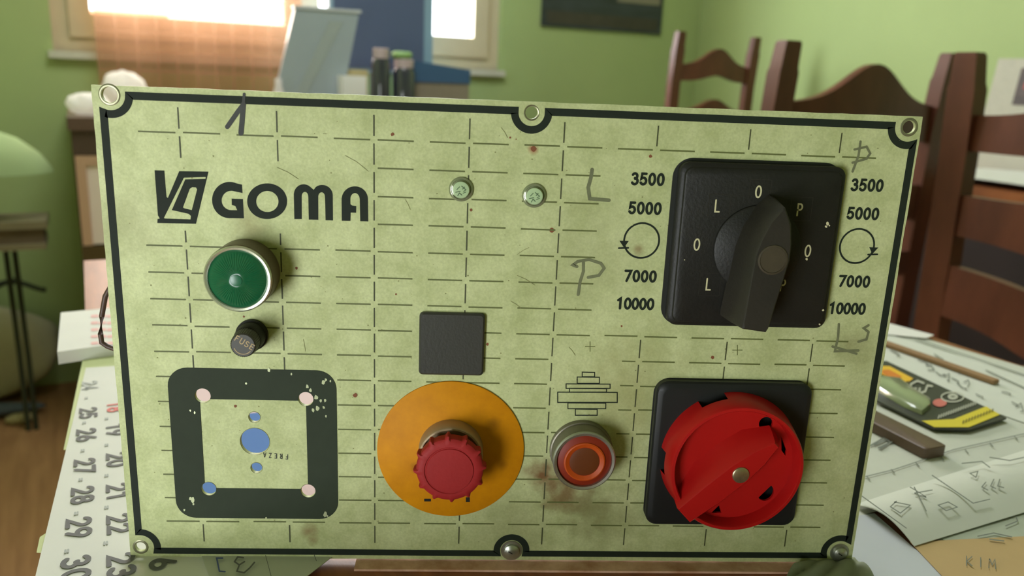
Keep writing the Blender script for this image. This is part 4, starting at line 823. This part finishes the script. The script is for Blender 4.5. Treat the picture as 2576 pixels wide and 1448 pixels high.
# jars
jar_m = mat('dark_brown_glass', (52, 54, 64), .12, spec=.7, coat=.5); lidm = mat('pinkish_lid', (186, 168, 170), .4)
for (px, py, w_, lb) in ((958, 120, 46, 'dark glass jar with a pinkish lid beside the white package'), (1016, 148, 56, 'dark glass jar with a pinkish lid touching the blue carton')):
    a_l, _, zt = hit_t(px - w_ / 2, py, 1.97); a_r, _, _ = hit_t(px + w_ / 2, py, 1.97); r = (a_r - a_l) / 2; h = zt - CZ
    j = thing('glass_jar', lb, 'jar', RW((a_l + a_r) / 2, 1.97, CZ), ANG)
    def rev(prof, nm, mm, n=32):
        b = MB(); b.loft([[(q * math.cos(2 * PI * k / n), q * math.sin(2 * PI * k / n), z) for k in range(n)] for q, z in prof]); return b.build(nm, mm, j, 40)
    rev([(r * .9, .0005), (r, .006), (r, h * .78), (r * .8, h * .86)], 'jar_body', jar_m); rev([(r * .82, h * .861), (r * .84, h * .99), (r * .78, h)], 'jar_lid', lidm)
    top_j = (RW((a_l + a_r) / 2, 1.97, CZ + h), r)
b = MB(); n = 28; rings = []
for k in range(n):
    t_ = 2 * PI * k / n; rings.append([((.022 + .007 * math.cos(q)) * math.cos(t_), (.022 + .007 * math.cos(q)) * math.sin(t_), .010 + .010 * math.sin(q)) for q in [2 * PI * i / 8 for i in range(8)]])
b.loft(rings + [rings[0]], False, False); tag(b.build('tape_roll', mat('pale_green_tape', (140, 178, 112), .5), None, 50, top_j[0] + Vector((-.006, 0, .001))), 'pale green tape roll on the jar lid next to the carton', 'tape')
bagw = sheer('white_bag_film', (252, 252, 250), .08)
on_cab('white_package', ((862, 190), (922, 235)), 1.96, bagw, 'bright white package between grey screen and jars', 'package', .05)
on_cab('cream_carton', ((868, 174), (926, 235)), 2.04, mat('cream_yellow_card', (206, 192, 140), .6), 'cream and yellow carton behind the bright white package', 'box', .04)
b = MB(); n = 20; b.loft([[(q * math.cos(2 * PI * k / n), q * math.sin(2 * PI * k / n), z) for k in range(n)] for q, z in ((.013, 0), (.014, .07), (.009, .085), (.009, .10), (.007, .104))]); aw, _, _ = hit_t(690, 195, 1.99)
tag(b.build('small_bottle', mat('white_bottle_plastic', (222, 214, 214), .4), None, 50, RW(aw, 1.94, CZ + .0005)), 'small white bottle left of the grey screen', 'bottle')
# white plastic bags at the left end of the cabinet
def blob(name, a, t, z0, rx, ry, rz, m, label, cat, seed, amp=.12, nu=32, nv=18):
    rnd = random.Random(seed); ph = [rnd.uniform(0, 6) for _ in range(6)]; b = MB(); rings = []
    for j in range(nv + 1):
        th = PI * j / nv; ring = []
        for i in range(nu):
            f = 2 * PI * i / nu; k = 1 + amp * math.sin(3 * f + ph[0] + 2 * th) * math.sin(2 * th + ph[1]) + amp * .6 * math.sin(7 * f + ph[2]) * math.sin(5 * th + ph[3]) + amp * .35 * math.sin(13 * f + ph[4] + 6 * th)
            s_ = max(.02, math.sin(th)); ring.append((rx * k * s_ * math.cos(f), ry * k * s_ * math.sin(f), max(.0, rz + rz * k * -math.cos(th))))
        rings.append(ring)
    b.loft(rings); return tag(b.build(name, m, None, 80, RW(a, t, z0), ANG), label, cat)
aL, _, zL = hit_t(205, 250, 1.99)
blob('white_bag', aL + .015, 2.02, CZ + .0005, .048, .045, .026, bagw, 'shiny white plastic bag on the left end of the cabinet', 'bag', 3)
blob('white_bag', aL + .100, 2.16, CZ + .0005, .055, .045, .052, bagw, 'white plastic bag behind the top left corner of the panel', 'bag', 4)

# =================================================================== LEFT CORNER: STAND, LAMP, BAG, CABLES
beige = mat('beige_board', (128, 118, 88), .7, noise=.12)
st = thing('small_stand', 'small beige stand on thin dark legs at the left edge', 'stand', RW(-.46, 2.00, 0), ANG)
zt = hit_t(110, 548, 2.0)[2]; zl = hit_t(110, 603, 2.0)[2]; xr = hit_t(115, 560, 1.9)[0] + .46
b = MB(); b.box(-.30, xr, -.05, .09, zt - .018, zt); b.build('stand_top', beige, st)
b = MB(); b.box(-.29, xr - .008, -.04, .085, zl, zt - .018); b.build('stand_apron', mat('brown_beige_board', (104, 88, 68), .7, noise=.2), st)
b = MB(); b.box(-.30, xr - .006, -.05, .09, zl - .014, zl); b.build('stand_shelf', beige, st)
dark = mat('dark_cable_rubber', (44, 50, 30), .6)
for px in (22, 44):
    x = hit_t(px, 660, 2.06)[0] + .46; b = MB(); b.tube([(x, .06, 0), (x, .062, .2), (x - .004, .06, zl - .014)], .0065, 10); b.build('leg', dark, st, 50)
for x in (-.27,): b = MB(); b.tube([(x, -.03, 0), (x, -.03, zl - .014)], .0055, 10); b.build('leg', dark, st, 50)
lp = thing('table_lamp', 'pale green lamp with a domed shade standing on the small stand', 'lamp', RW(-.425, 2.02, zt), ANG)
b = MB(); n = 40
prof = [(.205, .112), (.200, .125), (.178, .157), (.135, .192), (.075, .216), (.03, .224)]
rings = [[(q * math.cos(2 * PI * k / n), q * .55 * math.sin(2 * PI * k / n), z + .0 - .25 * 0) for k in range(n)] for q, z in prof]
b.loft(rings, False, True); b.build('lamp_shade', sheer('pale_green_shade', (196, 220, 168), .12), lp, 60)
b = MB(); b.loft([[(q * math.cos(2 * PI * k / n), q * .55 * math.sin(2 * PI * k / n), z) for k in range(n)] for q, z in ((.05, .09), (.150, .115), (.13, .14), (.04, .16))]); b.build('shade_lining', mat('brown_lining', (112, 100, 66), .7), lp, 60)
b = MB(); b.tube([(0, 0, .012), (0, 0, .17)], .008, 12); b.build('lamp_stem', metal_m, lp, 50)
b = MB(); b.loft([[(q * math.cos(2 * PI * k / 24), q * math.sin(2 * PI * k / 24), z) for k in range(24)] for q, z in ((.07, .0005), (.07, .008), (.012, .014))]); b.build('lamp_base', metal_m, lp, 40)
blob('duffel_bag', -.555, 2.305, .0, .30, .075, .150, mat('grey_green_canvas', (206, 203, 170), .85, noise=.2, nscale=8), 'slumped grey-green canvas bag on the floor in the left corner', 'bag', 8, .05, 48, 26)
blob('dark_blanket', -.60, 2.178, .0, .29, .036, .022, mat('blue_grey_cloth', (84, 92, 96), .85, noise=.2), 'folded dark blue-grey cloth on the floor in front of the canvas bag', 'cloth', 9, .06)
blob('beige_rag', -.36, 2.116, .0, .035, .018, .014, mat('beige_rag_cloth', (160, 148, 104), .85), 'small beige rag on the floor by the dark cloth', 'cloth', 12, .1)
b = MB(); path = []
for k in range(60):
    u = k / 59; path.append((-.30 + .58 * u, .02 * math.sin(u * 23), .0 + .012 * math.sin(u * 17) + .012))
b.tube(path, .0075, 8)
path = [(-.28 + .5 * (k / 40), .03 * math.cos(k * .5), .022 + .015 * math.sin(k * .33)) for k in range(41)]; b.tube(path, .006, 8)
tag(b.build('cable_tangle', dark, None, 60, RW(-.56, 2.30, .322), ANG), 'tangled dark cables lying on top of the canvas bag', 'cable')
